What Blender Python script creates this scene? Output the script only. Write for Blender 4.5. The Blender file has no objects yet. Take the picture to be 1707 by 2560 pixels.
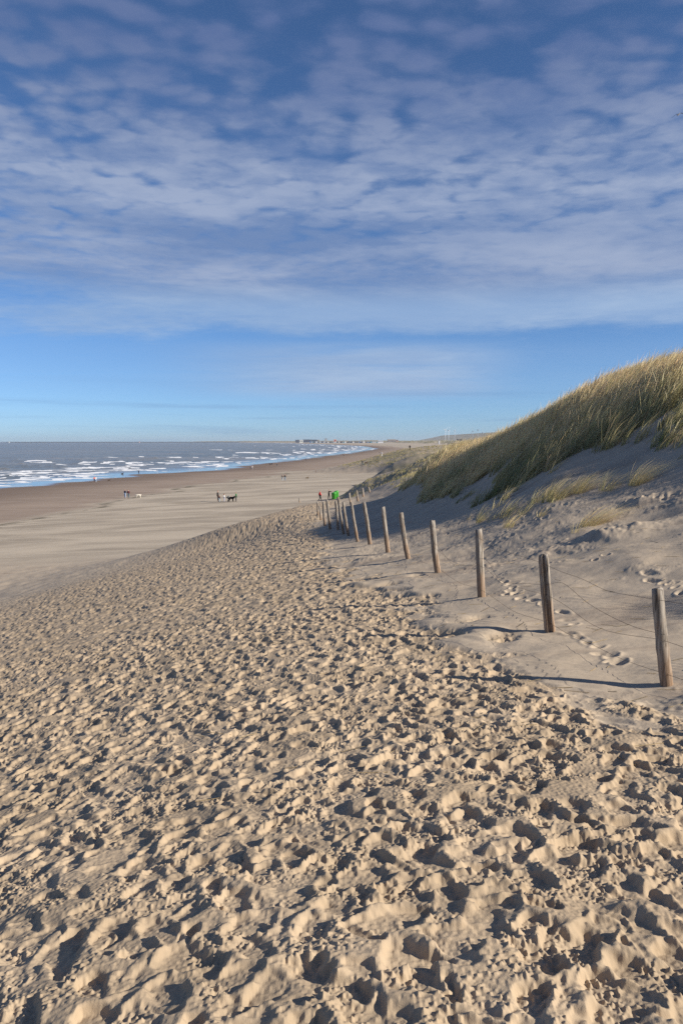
import bpy, bmesh, math, random
import numpy as np
from mathutils import Vector, Matrix
R = math.radians
sc = bpy.context.scene
col = sc.collection
rng = np.random.default_rng(7)
random.seed(7)

# ------------------------------------------------------------------ camera
EYE = 12.2            # eye above the sea (z = 0)
F = 1991.0            # focal length in photo pixels (28 mm on a 36 mm tall frame)
PITCH = math.atan(176 / F)
cam_d = bpy.data.cameras.new('camera')
cam_d.sensor_fit = 'VERTICAL'; cam_d.sensor_height = 36; cam_d.lens = 36 * F / 2560
cam_d.clip_start = 0.1; cam_d.clip_end = 90000
cam = bpy.data.objects.new('camera', cam_d); col.objects.link(cam)
cam.location = (0, 0, EYE); cam.rotation_euler = (math.pi / 2 - PITCH, 0, 0)
sc.camera = cam
CP, SP = math.cos(PITCH), math.sin(PITCH)

def ray(px, py):
    a = (px - 853.5) / F; b = (1280 - py) / F
    return a, CP + SP * b, -SP + CP * b

def P(px, py, d):
    x, y, z = ray(px, py); t = d / y
    return Vector((x * t, d, EYE + z * t))

# ------------------------------------------------------------------ sky, sun
SUN_EL = R(27.8); SUN_H = (0.945, -0.33)
sun_az = math.atan2(SUN_H[0], SUN_H[1])      # clockwise from +Y
w = bpy.data.worlds.new('World'); sc.world = w; w.use_nodes = True
nt = w.node_tree; nt.nodes.clear()

class NT:
    def __init__(s, nt): s.nt = nt
    def n(s, typ, **kw):
        nd = s.nt.nodes.new(typ)
        for k, v in kw.items():
            if k.startswith('i_'):
                nd.inputs[k[2:].replace('_', ' ')].default_value = v
            else: setattr(nd, k, v)
        return nd
    def put(s, sock, v):
        if isinstance(v, bpy.types.NodeSocket): s.nt.links.new(v, sock)
        elif isinstance(v, bpy.types.Node): s.nt.links.new(v.outputs[0], sock)
        else: sock.default_value = v
    def m(s, op, a, b=0.0, c=0.0, clamp=False):
        nd = s.nt.nodes.new('ShaderNodeMath'); nd.operation = op; nd.use_clamp = clamp
        for i, v in enumerate((a, b, c)): s.put(nd.inputs[i], v)
        return nd.outputs[0]
    def vm(s, op, a, b=(0, 0, 0)):
        nd = s.nt.nodes.new('ShaderNodeVectorMath'); nd.operation = op
        s.put(nd.inputs[0], a); s.put(nd.inputs[1], b)
        return nd.outputs[0]
    def mr(s, v, a, b, c=0.0, d=1.0, smooth=True):
        nd = s.nt.nodes.new('ShaderNodeMapRange')
        if smooth: nd.interpolation_type = 'SMOOTHSTEP'
        s.put(nd.inputs[0], v)
        for i, x in enumerate((a, b, c, d)): s.put(nd.inputs[i + 1], x)
        return nd.outputs[0]
    def noise(s, vec, scale, detail=4, rough=0.5, dist=0.0, typ=None):
        nd = s.nt.nodes.new('ShaderNodeTexNoise')
        s.put(nd.inputs['Vector'], vec); nd.inputs['Scale'].default_value = scale
        nd.inputs['Detail'].default_value = detail; nd.inputs['Roughness'].default_value = rough
        nd.inputs['Distortion'].default_value = dist
        return nd.outputs[0]
    def mix(s, f, a, b):
        nd = s.nt.nodes.new('ShaderNodeMix'); nd.data_type = 'RGBA'
        s.put(nd.inputs[0], f)
        for i, v in ((6, a), (7, b)):
            if isinstance(v, tuple): v = (*v, 1) if len(v) == 3 else v
            s.put(nd.inputs[i], v)
        return nd.outputs[2]
    def xyz(s, x, y, z=0.0):
        nd = s.nt.nodes.new('ShaderNodeCombineXYZ')
        for i, v in enumerate((x, y, z)): s.put(nd.inputs[i], v)
        return nd.outputs[0]

def build_world():
    g = NT(nt)
    sky = g.n('ShaderNodeTexSky', sky_type='NISHITA', sun_disc=False)
    sky.sun_elevation = SUN_EL; sky.sun_rotation = sun_az
    sky.altitude = 0; sky.air_density = 0.6; sky.dust_density = 0.3; sky.ozone_density = 7.5
    hs = g.n('ShaderNodeHueSaturation'); g.put(hs.inputs['Color'], sky)
    tc = g.n('ShaderNodeTexCoord').outputs['Generated']
    sp = g.n('ShaderNodeSeparateXYZ'); g.put(sp.inputs[0], tc)
    x, y, z = sp.outputs
    hs.inputs['Saturation'].default_value = 0.99; hs.inputs['Hue'].default_value = 0.497; hs.inputs['Value'].default_value = SKY_V
    zz = g.m('ADD', g.m('MAXIMUM', z, 0.0), 0.035)
    u = g.m('DIVIDE', x, zz); v = g.m('DIVIDE', y, zz)
    pl = g.xyz(u, v, 0)                                 # the cloud layer seen as a plane overhead
    ps = g.xyz(g.m('MULTIPLY', u, 0.60), v, 3.1)        # streaks drawn out along the shore wind
    wob = g.noise(g.xyz(g.m('MULTIPLY', x, 5.0), g.m('MULTIPLY', z, 14.0), 1.7), 1.0, 4, 0.55)
    el = g.m('ADD', z, g.m('MULTIPLY', g.m('SUBTRACT', wob, 0.5), 0.12))
    big = g.noise(ps, 1.35, 4, 0.55, 0.4)
    cells = g.noise(pl, 9.0, 6, 0.6, 0.3)
    fine = g.noise(pl, 22.0, 4, 0.6)
    vor = g.n('ShaderNodeTexVoronoi', feature='SMOOTH_F1')
    warp = g.n('ShaderNodeTexNoise'); g.put(warp.inputs['Vector'], pl); warp.inputs['Scale'].default_value = 5
    wv = g.vm('ADD', pl, g.vm('MULTIPLY', g.vm('SUBTRACT', warp.outputs[1], (0.5, 0.5, 0.5)), (0.16, 0.16, 0)))
    g.put(vor.inputs['Vector'], wv); vor.inputs['Scale'].default_value = 10.5; vor.inputs['Smoothness'].default_value = 0.6
    puff = g.m('SUBTRACT', 0.62, vor.outputs['Distance'])
    # coverage against elevation: main field, thinner towards the top, clear near the sea
    cr = g.n('ShaderNodeValToRGB'); g.put(cr.inputs[0], g.m('MULTIPLY', el, 2.0, clamp=True))
    pts = [(0.0, .0), (.19, .0), (.23, .18), (.27, .50), (.31, .78), (.40, .92), (.50, 1.22), (.62, 1.20), (.70, .95), (.78, .78), (.86, .70), (1.0, .62)]
    e = cr.color_ramp.elements
    e[0].position, e[0].color = pts[0][0], (pts[0][1],) * 3 + (1,)
    e[1].position, e[1].color = pts[-1][0], (pts[-1][1],) * 3 + (1,)
    for p, c in pts[1:-1]:
        q = e.new(p); q.color = (c, c, c, 1)
    cov = cr.outputs[0]
    # the field reaches lower on the right than on the left
    cov = g.m('ADD', cov, g.m('MULTIPLY', x, 0.10))
    hi = g.mr(z, 0.18, 0.27)
    tex = g.m('ADD', g.m('MULTIPLY', g.m('SUBTRACT', big, 0.5), 0.70),
              g.m('ADD', g.m('MULTIPLY', g.m('MULTIPLY', g.m('SUBTRACT', puff, .20), hi), 1.9), g.m('MULTIPLY', g.m('SUBTRACT', cells, 0.5), 1.15)))
    tex = g.m('ADD', tex, g.m('MULTIPLY', g.m('SUBTRACT', fine, 0.5), 0.42))
    dens = g.m('ADD', tex, g.m('SUBTRACT', cov, 0.5))
    dens = g.m('ADD', g.m('MULTIPLY', tex, g.mr(z, 0.13, 0.28, 0.42, 0.95)), g.m('SUBTRACT', cov, 0.5))
    soft = g.noise(g.xyz(g.m('MULTIPLY', x, 3.4), g.m('MULTIPLY', z, 17.0), 7.7), 1.0, 5, 0.55, 0.5)
    dens = g.m('ADD', dens, g.m('MULTIPLY', g.m('SUBTRACT', soft, 0.5), 1.25))
    slit = g.m('MULTIPLY', g.m('MULTIPLY', g.mr(z, .148, .165), g.m('SUBTRACT', 1.0, g.mr(z, .17, .195))), g.m('SUBTRACT', 1.0, g.mr(x, -.38, -.12)))
    dens = g.m('SUBTRACT', dens, g.m('MULTIPLY', slit, .5))
    zb = g.m('ADD', z, g.m('MULTIPLY', g.m('SUBTRACT', wob, .5), .045))
    sheet = g.m('MULTIPLY', g.m('MULTIPLY', g.mr(zb, .122, .138), g.m('SUBTRACT', 1.0, g.mr(zb, .172, .195))), g.mr(g.m('ADD', x, g.m('MULTIPLY', soft, .2)), -.42, .0, .25, 1.0))
    rip = g.noise(g.xyz(g.m('MULTIPLY', u, .8), v, 4.4), 2.6, 5, .6, .5)
    dens = g.m('ADD', dens, g.m('MULTIPLY', sheet, g.m('ADD', .18, g.m('MULTIPLY', rip, .55))))
    main = g.mr(dens, -0.48, 0.62)
    # low thin streaks and the pale wedge to the right of the middle
    st = g.noise(g.xyz(g.m('MULTIPLY', u, 0.35), v, 9.0), 1.1, 6, 0.6, 0.6)
    low = g.m('MULTIPLY', g.mr(z, 0.045, 0.07), g.m('SUBTRACT', 1.0, g.mr(z, 0.105, 0.13)))
    wedge = g.m('MULTIPLY', g.mr(x, -0.26, 0.02), g.m('SUBTRACT', 1.0, g.mr(g.m('ADD', x, g.m('MULTIPLY', st, .12)), 0.14, 0.30)))
    lowm = g.m('MULTIPLY', g.m('MULTIPLY', low, g.mr(st, 0.12, 0.50)), g.m('ADD', 0.12, g.m('MULTIPLY', wedge, 1.1)))
    stripe = g.m('MULTIPLY', g.mr(g.noise(g.xyz(g.m('MULTIPLY', x, 3.0), g.m('MULTIPLY', z, 75.0), 2.0), 1.0, 4, 0.55), 0.50, 0.75), g.m('SUBTRACT', 1.0, g.mr(z, 0.03, 0.09)))
    mask = g.m('MULTIPLY', g.m('MAXIMUM', main, lowm), 0.86, clamp=True)
    k = SKY_K
    hz = g.mr(z, .20, .36, .25, 1.0)
    shade = g.m('ADD', g.m('MULTIPLY', g.m('ADD', g.m('MULTIPLY', g.noise(pl, 3.2, 5, 0.55), .6), g.m('MULTIPLY', cells, .4)), hz), g.m('MULTIPLY', soft, g.m('SUBTRACT', 1.0, hz)))
    band = g.mr(z, 0.155, 0.20)
    lit = g.mix(band, (0.39 * k, 0.52 * k, 0.72 * k), (0.38 * k, 0.45 * k, 0.61 * k))
    drk = g.mix(band, (0.29 * k, 0.43 * k, 0.67 * k), (0.175 * k, 0.265 * k, 0.475 * k))
    ccol = g.mix(g.m('ADD', g.mr(shade, 0.36, 0.64), g.m('MULTIPLY', g.mr(z, .16, .19), g.m('MULTIPLY', g.m('SUBTRACT', g.noise(g.xyz(g.m('MULTIPLY', x, 2.0), g.m('MULTIPLY', z, 22.0), 5.5), 1.0, 3, .5), .5), 1.6)), clamp=True), drk, lit)
    dim = g.mr(z, 0.27, 0.44)
    ccol = g.mix(g.m('MULTIPLY', dim, .88), ccol, (0.105 * k, 0.16 * k, 0.34 * k))
    c = g.mix(mask, hs, ccol)
    c = g.mix(g.m('MULTIPLY', stripe, 0.40), c, (0.17 * k, 0.30 * k, 0.54 * k))
    bg = g.n('ShaderNodeBackground'); bg.inputs['Strength'].default_value = 0.06
    g.put(bg.inputs['Color'], c)
    out = g.n('ShaderNodeOutputWorld'); g.put(out.inputs[0], bg)
SKY_K = 10.6; SKY_V = 1.36
build_world()
sd = bpy.data.lights.new('sun', 'SUN'); sd.energy = 4.6; sd.angle = R(0.55); sd.color = (1.0, 0.925, 0.81)
sun = bpy.data.objects.new('sun', sd); col.objects.link(sun)
sv = Vector((SUN_H[0] * math.cos(SUN_EL), SUN_H[1] * math.cos(SUN_EL), math.sin(SUN_EL)))
sun.rotation_euler = sv.to_track_quat('Z', 'Y').to_euler()
vs = sc.view_settings; vs.view_transform = 'Standard'; vs.look = 'None'; vs.gamma = 1; vs.use_curve_mapping = False
vs.exposure = 0.66
sc.cycles.max_bounces = 6; sc.cycles.diffuse_bounces = 3; sc.cycles.transmission_bounces = 3; sc.cycles.transparent_max_bounces = 4
sc.cycles.use_denoising = False

# ------------------------------------------------------------------ helpers
def tag(o, label=None, cat=None, group=None, kind=None):
    if label: o['label'] = label
    if cat: o['category'] = cat
    if group: o['group'] = group
    if kind: o['kind'] = kind
    return o

def mesh_np(name, verts, faces, mat=None, parent=None, smooth=True, attrs=None):
    """faces: (n,4) or (n,3) int array"""
    me = bpy.data.meshes.new(name)
    verts = np.asarray(verts, np.float32); faces = np.asarray(faces, np.int32)
    k = faces.shape[1]
    me.vertices.add(len(verts)); me.vertices.foreach_set('co', verts.ravel())
    me.loops.add(faces.size); me.loops.foreach_set('vertex_index', faces.ravel())
    me.polygons.add(len(faces)); me.polygons.foreach_set('loop_start', np.arange(0, faces.size, k, dtype=np.int32))
    if smooth: me.polygons.foreach_set('use_smooth', np.ones(len(faces), bool))
    for n, a in (attrs or {}).items():
        a = np.asarray(a, np.float32)
        if a.ndim == 1:
            at = me.attributes.new(n, 'FLOAT', 'POINT'); at.data.foreach_set('value', a)
        else:
            at = me.attributes.new(n, 'FLOAT_COLOR', 'POINT'); at.data.foreach_set('color', a.ravel())
    me.update(); me.validate()
    if mat: me.materials.append(mat)
    o = bpy.data.objects.new(name, me); col.objects.link(o)
    if parent: o.parent = parent
    return o

def bm_obj(name, bm, mat, parent=None, smooth=False):
    me = bpy.data.meshes.new(name); bm.to_mesh(me); bm.free()
    if smooth:
        for p in me.polygons: p.use_smooth = True
    me.materials.append(mat)
    o = bpy.data.objects.new(name, me); col.objects.link(o)
    if parent: o.parent = parent
    return o

def empty(name, loc=(0, 0, 0), rz=0):
    o = bpy.data.objects.new(name, None); col.objects.link(o); o.location = loc; o.rotation_euler = (0, 0, rz)
    o.empty_display_size = 0.3
    return o

def add_box(bm, cx, cy, cz, sx, sy, sz, rz=0, bevel=0.0):
    r = bmesh.ops.create_cube(bm, size=1, matrix=Matrix.Translation((cx, cy, cz)) @ Matrix.Rotation(rz, 4, 'Z') @ Matrix.Diagonal((sx, sy, sz, 1)))
    if bevel:
        es = list({e for v in r['verts'] for e in v.link_edges})
        bmesh.ops.bevel(bm, geom=es, offset=bevel, segments=2, affect='EDGES')

def add_tube(bm, a, b, r0, r1=None, seg=10):
    a, b = Vector(a), Vector(b); d = b - a; r1 = r0 if r1 is None else r1
    q = d.to_track_quat('Z', 'Y').to_matrix().to_4x4()
    bmesh.ops.create_cone(bm, cap_ends=True, segments=seg, radius1=r0, radius2=r1, depth=d.length,
                          matrix=Matrix.Translation((a + b) / 2) @ q)

def smst(x, a, b):
    t = np.clip((x - a) / (b - a), 0, 1); return t * t * (3 - 2 * t)

def fft_noise(n0, n1, cell, lo, hi, beta, seed):
    """band limited noise: wavelengths lo..hi metres, spectrum f^-beta, unit variance"""
    r = np.random.default_rng(seed)
    f = np.fft.rfft2(r.standard_normal((n0, n1)).astype(np.float32))
    ky = np.fft.fftfreq(n0, cell)[:, None]; kx = np.fft.rfftfreq(n1, cell)[None, :]
    k = np.sqrt(kx * kx + ky * ky); k[0, 0] = 1e9
    m = k ** (-beta) * (1 / (1 + (k * lo) ** 6)) * (1 / (1 + (1 / (k * hi + 1e-9)) ** 6))
    o = np.fft.irfft2(f * m, s=(n0, n1)); return (o / o.std()).astype(np.float32)

def samp(img, fi, fj, wrap=False):
    n0, n1 = img.shape
    if wrap:
        i0 = np.floor(fi).astype(np.int64); j0 = np.floor(fj).astype(np.int64)
        di = fi - i0; dj = fj - j0
        i1 = (i0 + 1) % n0; j1 = (j0 + 1) % n1; i0 %= n0; j0 %= n1
    else:
        fi = np.clip(fi, 0, n0 - 1.001); fj = np.clip(fj, 0, n1 - 1.001)
        i0 = fi.astype(np.int64); j0 = fj.astype(np.int64); di = fi - i0; dj = fj - j0; i1 = i0 + 1; j1 = j0 + 1
    return img[i0, j0] * (1 - di) * (1 - dj) + img[i1, j0] * di * (1 - dj) + img[i0, j1] * (1 - di) * dj + img[i1, j1] * di * dj

NZ = fft_noise(1024, 1024, 1 / 128, 0.06, 8.0, 1.5, 11)       # 8 x 8 unit tile
NZ1 = fft_noise(512, 512, 1 / 32, 0.5, 2.5, 0.6, 12)          # smooth single-octave tile, 16 units
def tile(x, y, s):         # fractal
    return samp(NZ, y * s * 128, x * s * 128, True)
def tile1(x, y, s):        # smooth, feature ~1.5/s metres
    return samp(NZ1, y * s * 32, x * s * 32, True)

# ------------------------------------------------------------------ the lie of the land
SH_Y = np.array([-400, 0, 100, 213, 293, 328, 496, 674, 836, 1050, 1250, 1400, 1800, 2218, 3737, 6900, 9700, 14000.])
SH_X = np.array([-108, -104, -100, -91, -75, -60, -38, -18, 7, 27, 50, 57, 60, 52, -100, -530, -1420, -3200.])
def shore_x(Y):
    return np.interp(Y, SH_Y, SH_X)
def inland(X, Y):
    g = 1 / np.sqrt(1 + np.gradient(SH_X, SH_Y) ** 2)
    wob = 3.0 * tile1(Y, X * 0 + 3.3, 0.02) * smst(Y, 60, 300)
    return (X - shore_x(Y) + wob) * np.interp(Y, SH_Y, g)

def beach_z(X, Y, s):
    return np.interp(s, [-200, -60, 0, 30, 52, 79, 100, 130, 300], [-5, -1.6, 0, .5, .9, 2.1, 3.0, 3.5, 4.2])

def ctrl():
    c = []
    for Y in (-4, 1, 3, 6, 10, 16, 24, 34, 46):
        for X in (-1.0, -0.55, -0.3, -0.12, 0.0):
            x = X * (Y + 4)
            if Y < 1 and X < -.6: continue
            c.append((x, Y, EYE - (1.62 + .065 * Y + .21 * max(0, -x - .3) + (.17 if 5 < Y < 17 else .08 if Y == 24 else 0))))
    px = [(1666, 1712, 6.7), (1374, 1588, 9), (1203, 1504, 11.8), (1094, 1440, 15.4), (1020, 1400, 19.1), (970, 1380, 21.8),
          (925, 1358, 25.6), (871, 1338, 31), (825, 1323, 35), (802, 1301, 44), (793, 1289, 48), (877, 1262, 60), (895, 1252, 66), (908, 1241, 71), (924, 1230, 75),
          (1707, 1400, 12), (1707, 1300, 15), (1707, 1200, 18), (1707, 1100, 21), (1707, 1010, 24), (1707, 935, 26.5),
          (1550, 1400, 12.8), (1550, 1300, 16.5), (1550, 1200, 20.5), (1550, 1100, 24.5), (1550, 1000, 28.5), (1550, 975, 30),
          (1400, 1400, 14), (1400, 1300, 18), (1400, 1200, 23), (1400, 1100, 28), (1400, 1035, 32.5),
          (1200, 1400, 17), (1200, 1300, 23), (1200, 1250, 28), (1200, 1200, 33), (1200, 1160, 38), (1200, 1130, 43), (1200, 1136, 48), (1150, 1146, 49), (1150, 1156, 44), (1300, 1088, 38), (1300, 1086, 42),
          (1090, 1300, 27), (1090, 1250, 34), (1090, 1200, 41), (1090, 1165, 47), (1090, 1150, 50),
          (1000, 1350, 24), (1000, 1300, 32), (1000, 1260, 42), (1000, 1230, 55), (1000, 1200, 72),
          (950, 1262, 45), (950, 1250, 52), (1000, 1243, 49), (1040, 1229, 49), (1000, 1225, 59), (1050, 1200, 62), (1085, 1182, 58), (1090, 1150, 230), (1150, 1145, 150), (1200, 1135, 240),
          (960, 1215, 80), (1000, 1190, 95), (1040, 1170, 110), (1100, 1140, 130),
          (870, 1245, 78), (900, 1212, 105), (940, 1186, 130), (980, 1162, 170), (1010, 1147, 230), (1060, 1132, 320),
          (700, 1278, 62), (760, 1264, 66), (800, 1257, 70), (650, 1294, 56), (600, 1316, 50)]
    for a, b, d in px:
        p = P(a, b, d); c.append((p.x, p.y, p.z))
    # beyond the crests and outside the frame
    for (x, y, z) in [(-6, 84, 1.2), (-1, 92, 1.2), (4, 110, 1.5), (7, 135, 1.5), (9, 175, 1.2), (11, 230, 0.5), (20, 330, 0), (-12, 70, 2.3), (-18, 62, 2.5),
                      (-30, 50, 2.2), (-30, 30, 3.2), (-25, 14, 4.5), (-45, 20, 0), (-40, 5, 1), (-20, -6, 5.5), (-60, 0, -2), (-60, 60, -2), (-25, 100, -1), (-10, 160, -1), (-12, 240, -2), (-5, 330, -2),
                      (3, -4, 10.9), (2.2, 2.5, 10.50), (3.4, 4.2, 10.4), (3.0, 1.6, 10.6), (6.3, 3.6, 11.2), (5.0, 0.9, 12.65), (6.5, 0.4, 13.3), (6, -1.5, 13.3), (9, -3, 14.2), (8, 6, 11.5), (10, 9, 11.7), (11, 2, 13.2), (14, 5, 13.8), (13, 14, 13.6), (16, 22, 15.6), (20, 15, 16.2),
                      (16, 33, 14.6), (22, 30, 15.2), (12, 42, 13.4), (20, 45, 13.3), (30, 35, 14.5), (10, 54, 11.8), (8.5, 62, 10.0), (16, 66, 10.0), (25, 60, 11.5), (40, 50, 13.0), (30, 90, 9.5), (50, 80, 11), (40, 140, 8), (70, 120, 9), (60, 220, 5.5), (50, 330, 4.5), (80, 330, 5), (120, 250, 6), (40, 10, 16), (30, -4, 16), (60, 20, 15), (100, 60, 13), (120, 140, 8), (150, 330, 6)]:
        c.append((x, y, z))
    return np.array(c, float)

CT = ctrl()
def warpc(X, Y):
    Yc = np.clip(Y, -4, 400)
    return np.clip(X / (Yc + 9), -4, 4) * 1.3, np.log(Yc + 9)
_cx, _cy = warpc(CT[:, 0], CT[:, 1])
def _phi(r2): return r2 * np.log(np.maximum(r2, 1e-12)) * .5
_r2 = (_cx[:, None] - _cx[None]) ** 2 + (_cy[:, None] - _cy[None]) ** 2
_n = len(CT); _A = np.zeros((_n + 3, _n + 3)); _A[:_n, :_n] = _phi(_r2) + np.eye(_n) * 2e-4
_A[:_n, _n] = 1; _A[:_n, _n + 1] = _cx; _A[:_n, _n + 2] = _cy; _A[_n:, :_n] = _A[:_n, _n:].T
_w = np.linalg.solve(_A, np.concatenate([(CT[:, 2] - EYE) / (np.clip(CT[:, 1], -4, 400) + 9), np.zeros(3)]))
def rbf(X, Y):
    sh = X.shape; x, y = warpc(X.ravel(), Y.ravel()); out = np.empty(x.size)
    for i in range(0, x.size, 100000):
        a, b = x[i:i + 100000], y[i:i + 100000]
        o = _w[_n] + _w[_n + 1] * a + _w[_n + 2] * b
        for k in range(_n):
            o += _w[k] * _phi((a - _cx[k]) ** 2 + (b - _cy[k]) ** 2)
        out[i:i + 100000] = o
    z = out * (np.clip(Y.ravel(), -4, 400) + 9) + EYE
    return z.reshape(sh)

# coarse lookup of the near dune form (smooth), in warped space, to keep it quick
LU = np.linspace(-5.2, 5.2, 521); LV = np.linspace(math.log(5), math.log(409), 520)
_gv, _gu = np.meshgrid(LV, LU, indexing='ij')
_o = _w[_n] + _w[_n + 1] * _gu + _w[_n + 2] * _gv
for k in range(_n): _o += _w[k] * _phi((_gu - _cx[k]) ** 2 + (_gv - _cy[k]) ** 2)
def dune_z(X, Y):
    a, b = warpc(X, Y)
    q = samp(_o, (b - LV[0]) / (LV[1] - LV[0]), (a - LU[0]) / (LU[1] - LU[0]))
    return q * (np.clip(Y, -4, 400) + 9) + EYE

def far_dune(X, Y, s):
    wd = np.interp(Y, [300, 350, 600, 1000, 2040, 3600, 4700, 5400, 9000], [80, 84, 96, 140, 225, 420, 480, 150, 120])
    wd = wd * (1 + .07 * tile1(X, Y, 0.006))
    k = smst(s - wd, 0, 30 + Y * .012)
    h = np.interp(Y, [300, 600, 1200, 2000, 3500, 6000, 9000], [4.5, 5, 6, 9.5, 8.5, 9.0, 8.5])
    h2 = np.interp(s - wd, [0, 60, 200, 500], [.45, .75, 1.0, 1.15])
    n = tile(X, Y, 0.0045) * 0.24 + tile(X, Y, 0.02) * 0.16
    return k * h * h2 * (1 + n) * smst(Y, 260, 420)

def base_ground(X, Y):
    s = inland(X, Y); b = beach_z(X, Y, s)
    b = b + .05 * tile(X, Y, 0.02) * smst(s, 10, 40)
    b = b + far_dune(X, Y, s)
    d = dune_z(X, Y) - 40 * smst(Y, 330, 420) + .75 * np.exp(-((X - 7.7) ** 2 + (Y - 8.2) ** 2) / .45)  # last term: unseen bump added to lift a tuft's shadow towards the fence
    d = np.where(Y > 50, d + (.22 * tile(X, Y, 0.05)) * smst(Y, 60, 90) , d)
    k = np.where(Y < 90, 0.7, 0.35); m = (d - b) / k                     # smooth maximum
    z = b + k * np.logaddexp(0, np.clip(m, -40, 40)) + np.where(m > 40, d - b - 40 * k, 0)
    return z, s, d - b

# fence line (x at a given y) to bound the trodden path
FY = np.array([-5, 2, 4.5, 6.7, 9.0, 11.8, 15.4, 19.1, 21.8, 25.6, 31, 35, 44, 60, 90])
FX = np.array([8.0, 4.6, 3.4, 2.75, 2.35, 2.07, 1.86, 1.6, 1.28, .92, .28, -.5, -1.14, 1.0, 5])
BX = np.array([7.0, 4.6, 3.4, 1.9, 1.25, 1.05, .7, .3, .0, -.2, -.3, -.9, -1.5, -.4, 1.5])   # right edge of the trodden sand
def trodden(X, Y):
    e = np.interp(Y, FY, BX) + .30 * tile1(X, Y, 0.9) + .18 * tile(X, Y, .25)
    t = smst(e - X, -.1, .55)
    x0 = np.interp(Y, [0, 20, 35, 50, 70], [-30, -17, -15, -13, -10])
    t = t * smst(X, x0 - 6, x0 + 9) 
    return t * (1 - smst(Y, 62, 81))

# ---- footprint fields: real relief, stamped print over print
def stamp_field(x0, x1, y0, y1, cell, count, seed, crumbs=True):
    r = np.random.default_rng(seed)
    n0 = int((y1 - y0) / cell); n1 = int((x1 - x0) / cell)
    h = np.zeros((n0, n1), np.float32)
    h += 0.014 * fft_noise(n0, n1, cell, 0.25, 1.8, 1.0, seed + 1)
    half = int(.24 / cell); g = (np.arange(-half, half + 1) * cell).astype(np.float32)
    gy, gx = np.meshgrid(g, g, indexing='ij')
    wn = fft_noise(256, 256, cell, max(.05, 2 * cell), .3, 1.2, seed + 5)
    K = []
    for i in range(90):
        a = r.normal(0, .75) if r.random() < .75 else r.uniform(0, 6.28)
        L = r.uniform(.062, .125); Wd = L * r.uniform(.45, .62)
        ca, sa = math.cos(a), math.sin(a)
        lx = gx * ca + gy * sa; ly = -gx * sa + gy * ca
        oi, oj = r.integers(0, 256 - 2 * half - 1, 2)
        nn = wn[oi:oi + 2 * half + 1, oj:oj + 2 * half + 1] * .10
        wd = Wd * (1 + .35 * np.clip(ly / L, -1, 1))
        rr = np.sqrt((lx / wd) ** 2 + (np.abs(ly) / L) ** 2.4) + nn
        soft = r.uniform(.12, .40)
        wgt = 1 - smst(rr, 1 - soft, 1 + soft * .7)
        dep = r.uniform(.10, .42) * Wd * 1.5 * (1 + .45 * r.choice([-1, 1]) * ly / L)
        rim = r.uniform(.004, .013) * np.exp(-((rr - 1.42) / .27) ** 2) * (1 + .8 * np.cos(np.arctan2(ly, lx) - r.uniform(0, 6.28))) * (1 + nn * 3)
        K.append((wgt.astype(np.float32), dep.astype(np.float32), rim.astype(np.float32)))
    ys = r.integers(half, n0 - half - 1, count); xs = r.integers(half, n1 - half - 1, count); ks = r.integers(0, len(K), count)
    for i, j, k in zip(ys, xs, ks):
        p = h[i - half:i + half + 1, j - half:j + half + 1]
        wg, dp, rm = K[k]
        lev = p[::4, ::4].mean() * .6
        p += wg * (lev - dp - p) * .9 + rm * np.clip((.030 - p) / .045, 0, 1)
    h = np.where(h > 0, .026 * np.tanh(h / .026), .070 * np.tanh(h / .070)).astype(np.float32)
    h -= h.mean()
    if crumbs:
        pm = smst(fft_noise(n0, n1, cell, .15, 1.2, 1.0, seed + 2), -.3, 1.2)
        c1 = fft_noise(n0, n1, cell, .018, .06, .7, seed + 3)
        c2 = fft_noise(n0, n1, cell, .010, .03, .2, seed + 4) if cell < .012 else 0
        cl = np.maximum(c1 - .35, 0) ** .8
        h += pm * (.0066 * cl + .0019 * c2) + .0013 * c1
    return h

NX0, NX1, NY0, NY1, NC = -8.5, 5.5, -1.0, 15.0, 0.009
MX0, MX1, MY0, MY1, MC = -26.0, 8.0, 12.0, 82.0, 0.028
QUICK = False
HN = stamp_field(NX0, NX1, NY0, NY1, NC, 15000, 21)
HM = stamp_field(MX0, MX1, MY0, MY1, MC, 95000, 31, crumbs=True)
HM2 = None

def _hit(px, py):
    x, y, z = ray(px, py); ds = np.geomspace(2, 200, 2500)
    gz = base_ground((x / y * ds)[None], ds[None])[0][0]
    i = np.argmax(EYE + z / y * ds <= gz); return x / y * ds[i], ds[i]
PRINTS = []
_r = np.random.default_rng(77)
for (pa, pb, cnt_) in (((1205, 1398), (1300, 1512), 16), ((1225, 1372), (1262, 1330), 9), ((1262, 1330), (1420, 1262), 14), ((1110, 1330), (1010, 1345), 8), ((1290, 1500), (1440, 1560), 8),
                       ((1420, 1590), (1560, 1660), 9), ((1560, 1260), (1700, 1235), 12), ((1240, 1310), (1330, 1285), 9), ((1620, 1440), (1705, 1500), 10), ((1370, 1420), (1520, 1400), 5)):
    for k_ in range(cnt_):
        t_ = k_ / max(1, cnt_ - 1)
        _x, _y = _hit(pa[0] + (pb[0] - pa[0]) * t_ + _r.normal(0, 7), pa[1] + (pb[1] - pa[1]) * t_ + _r.normal(0, 4))
        PRINTS.append((_x, _y, _r.uniform(.035, .065)))

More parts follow.
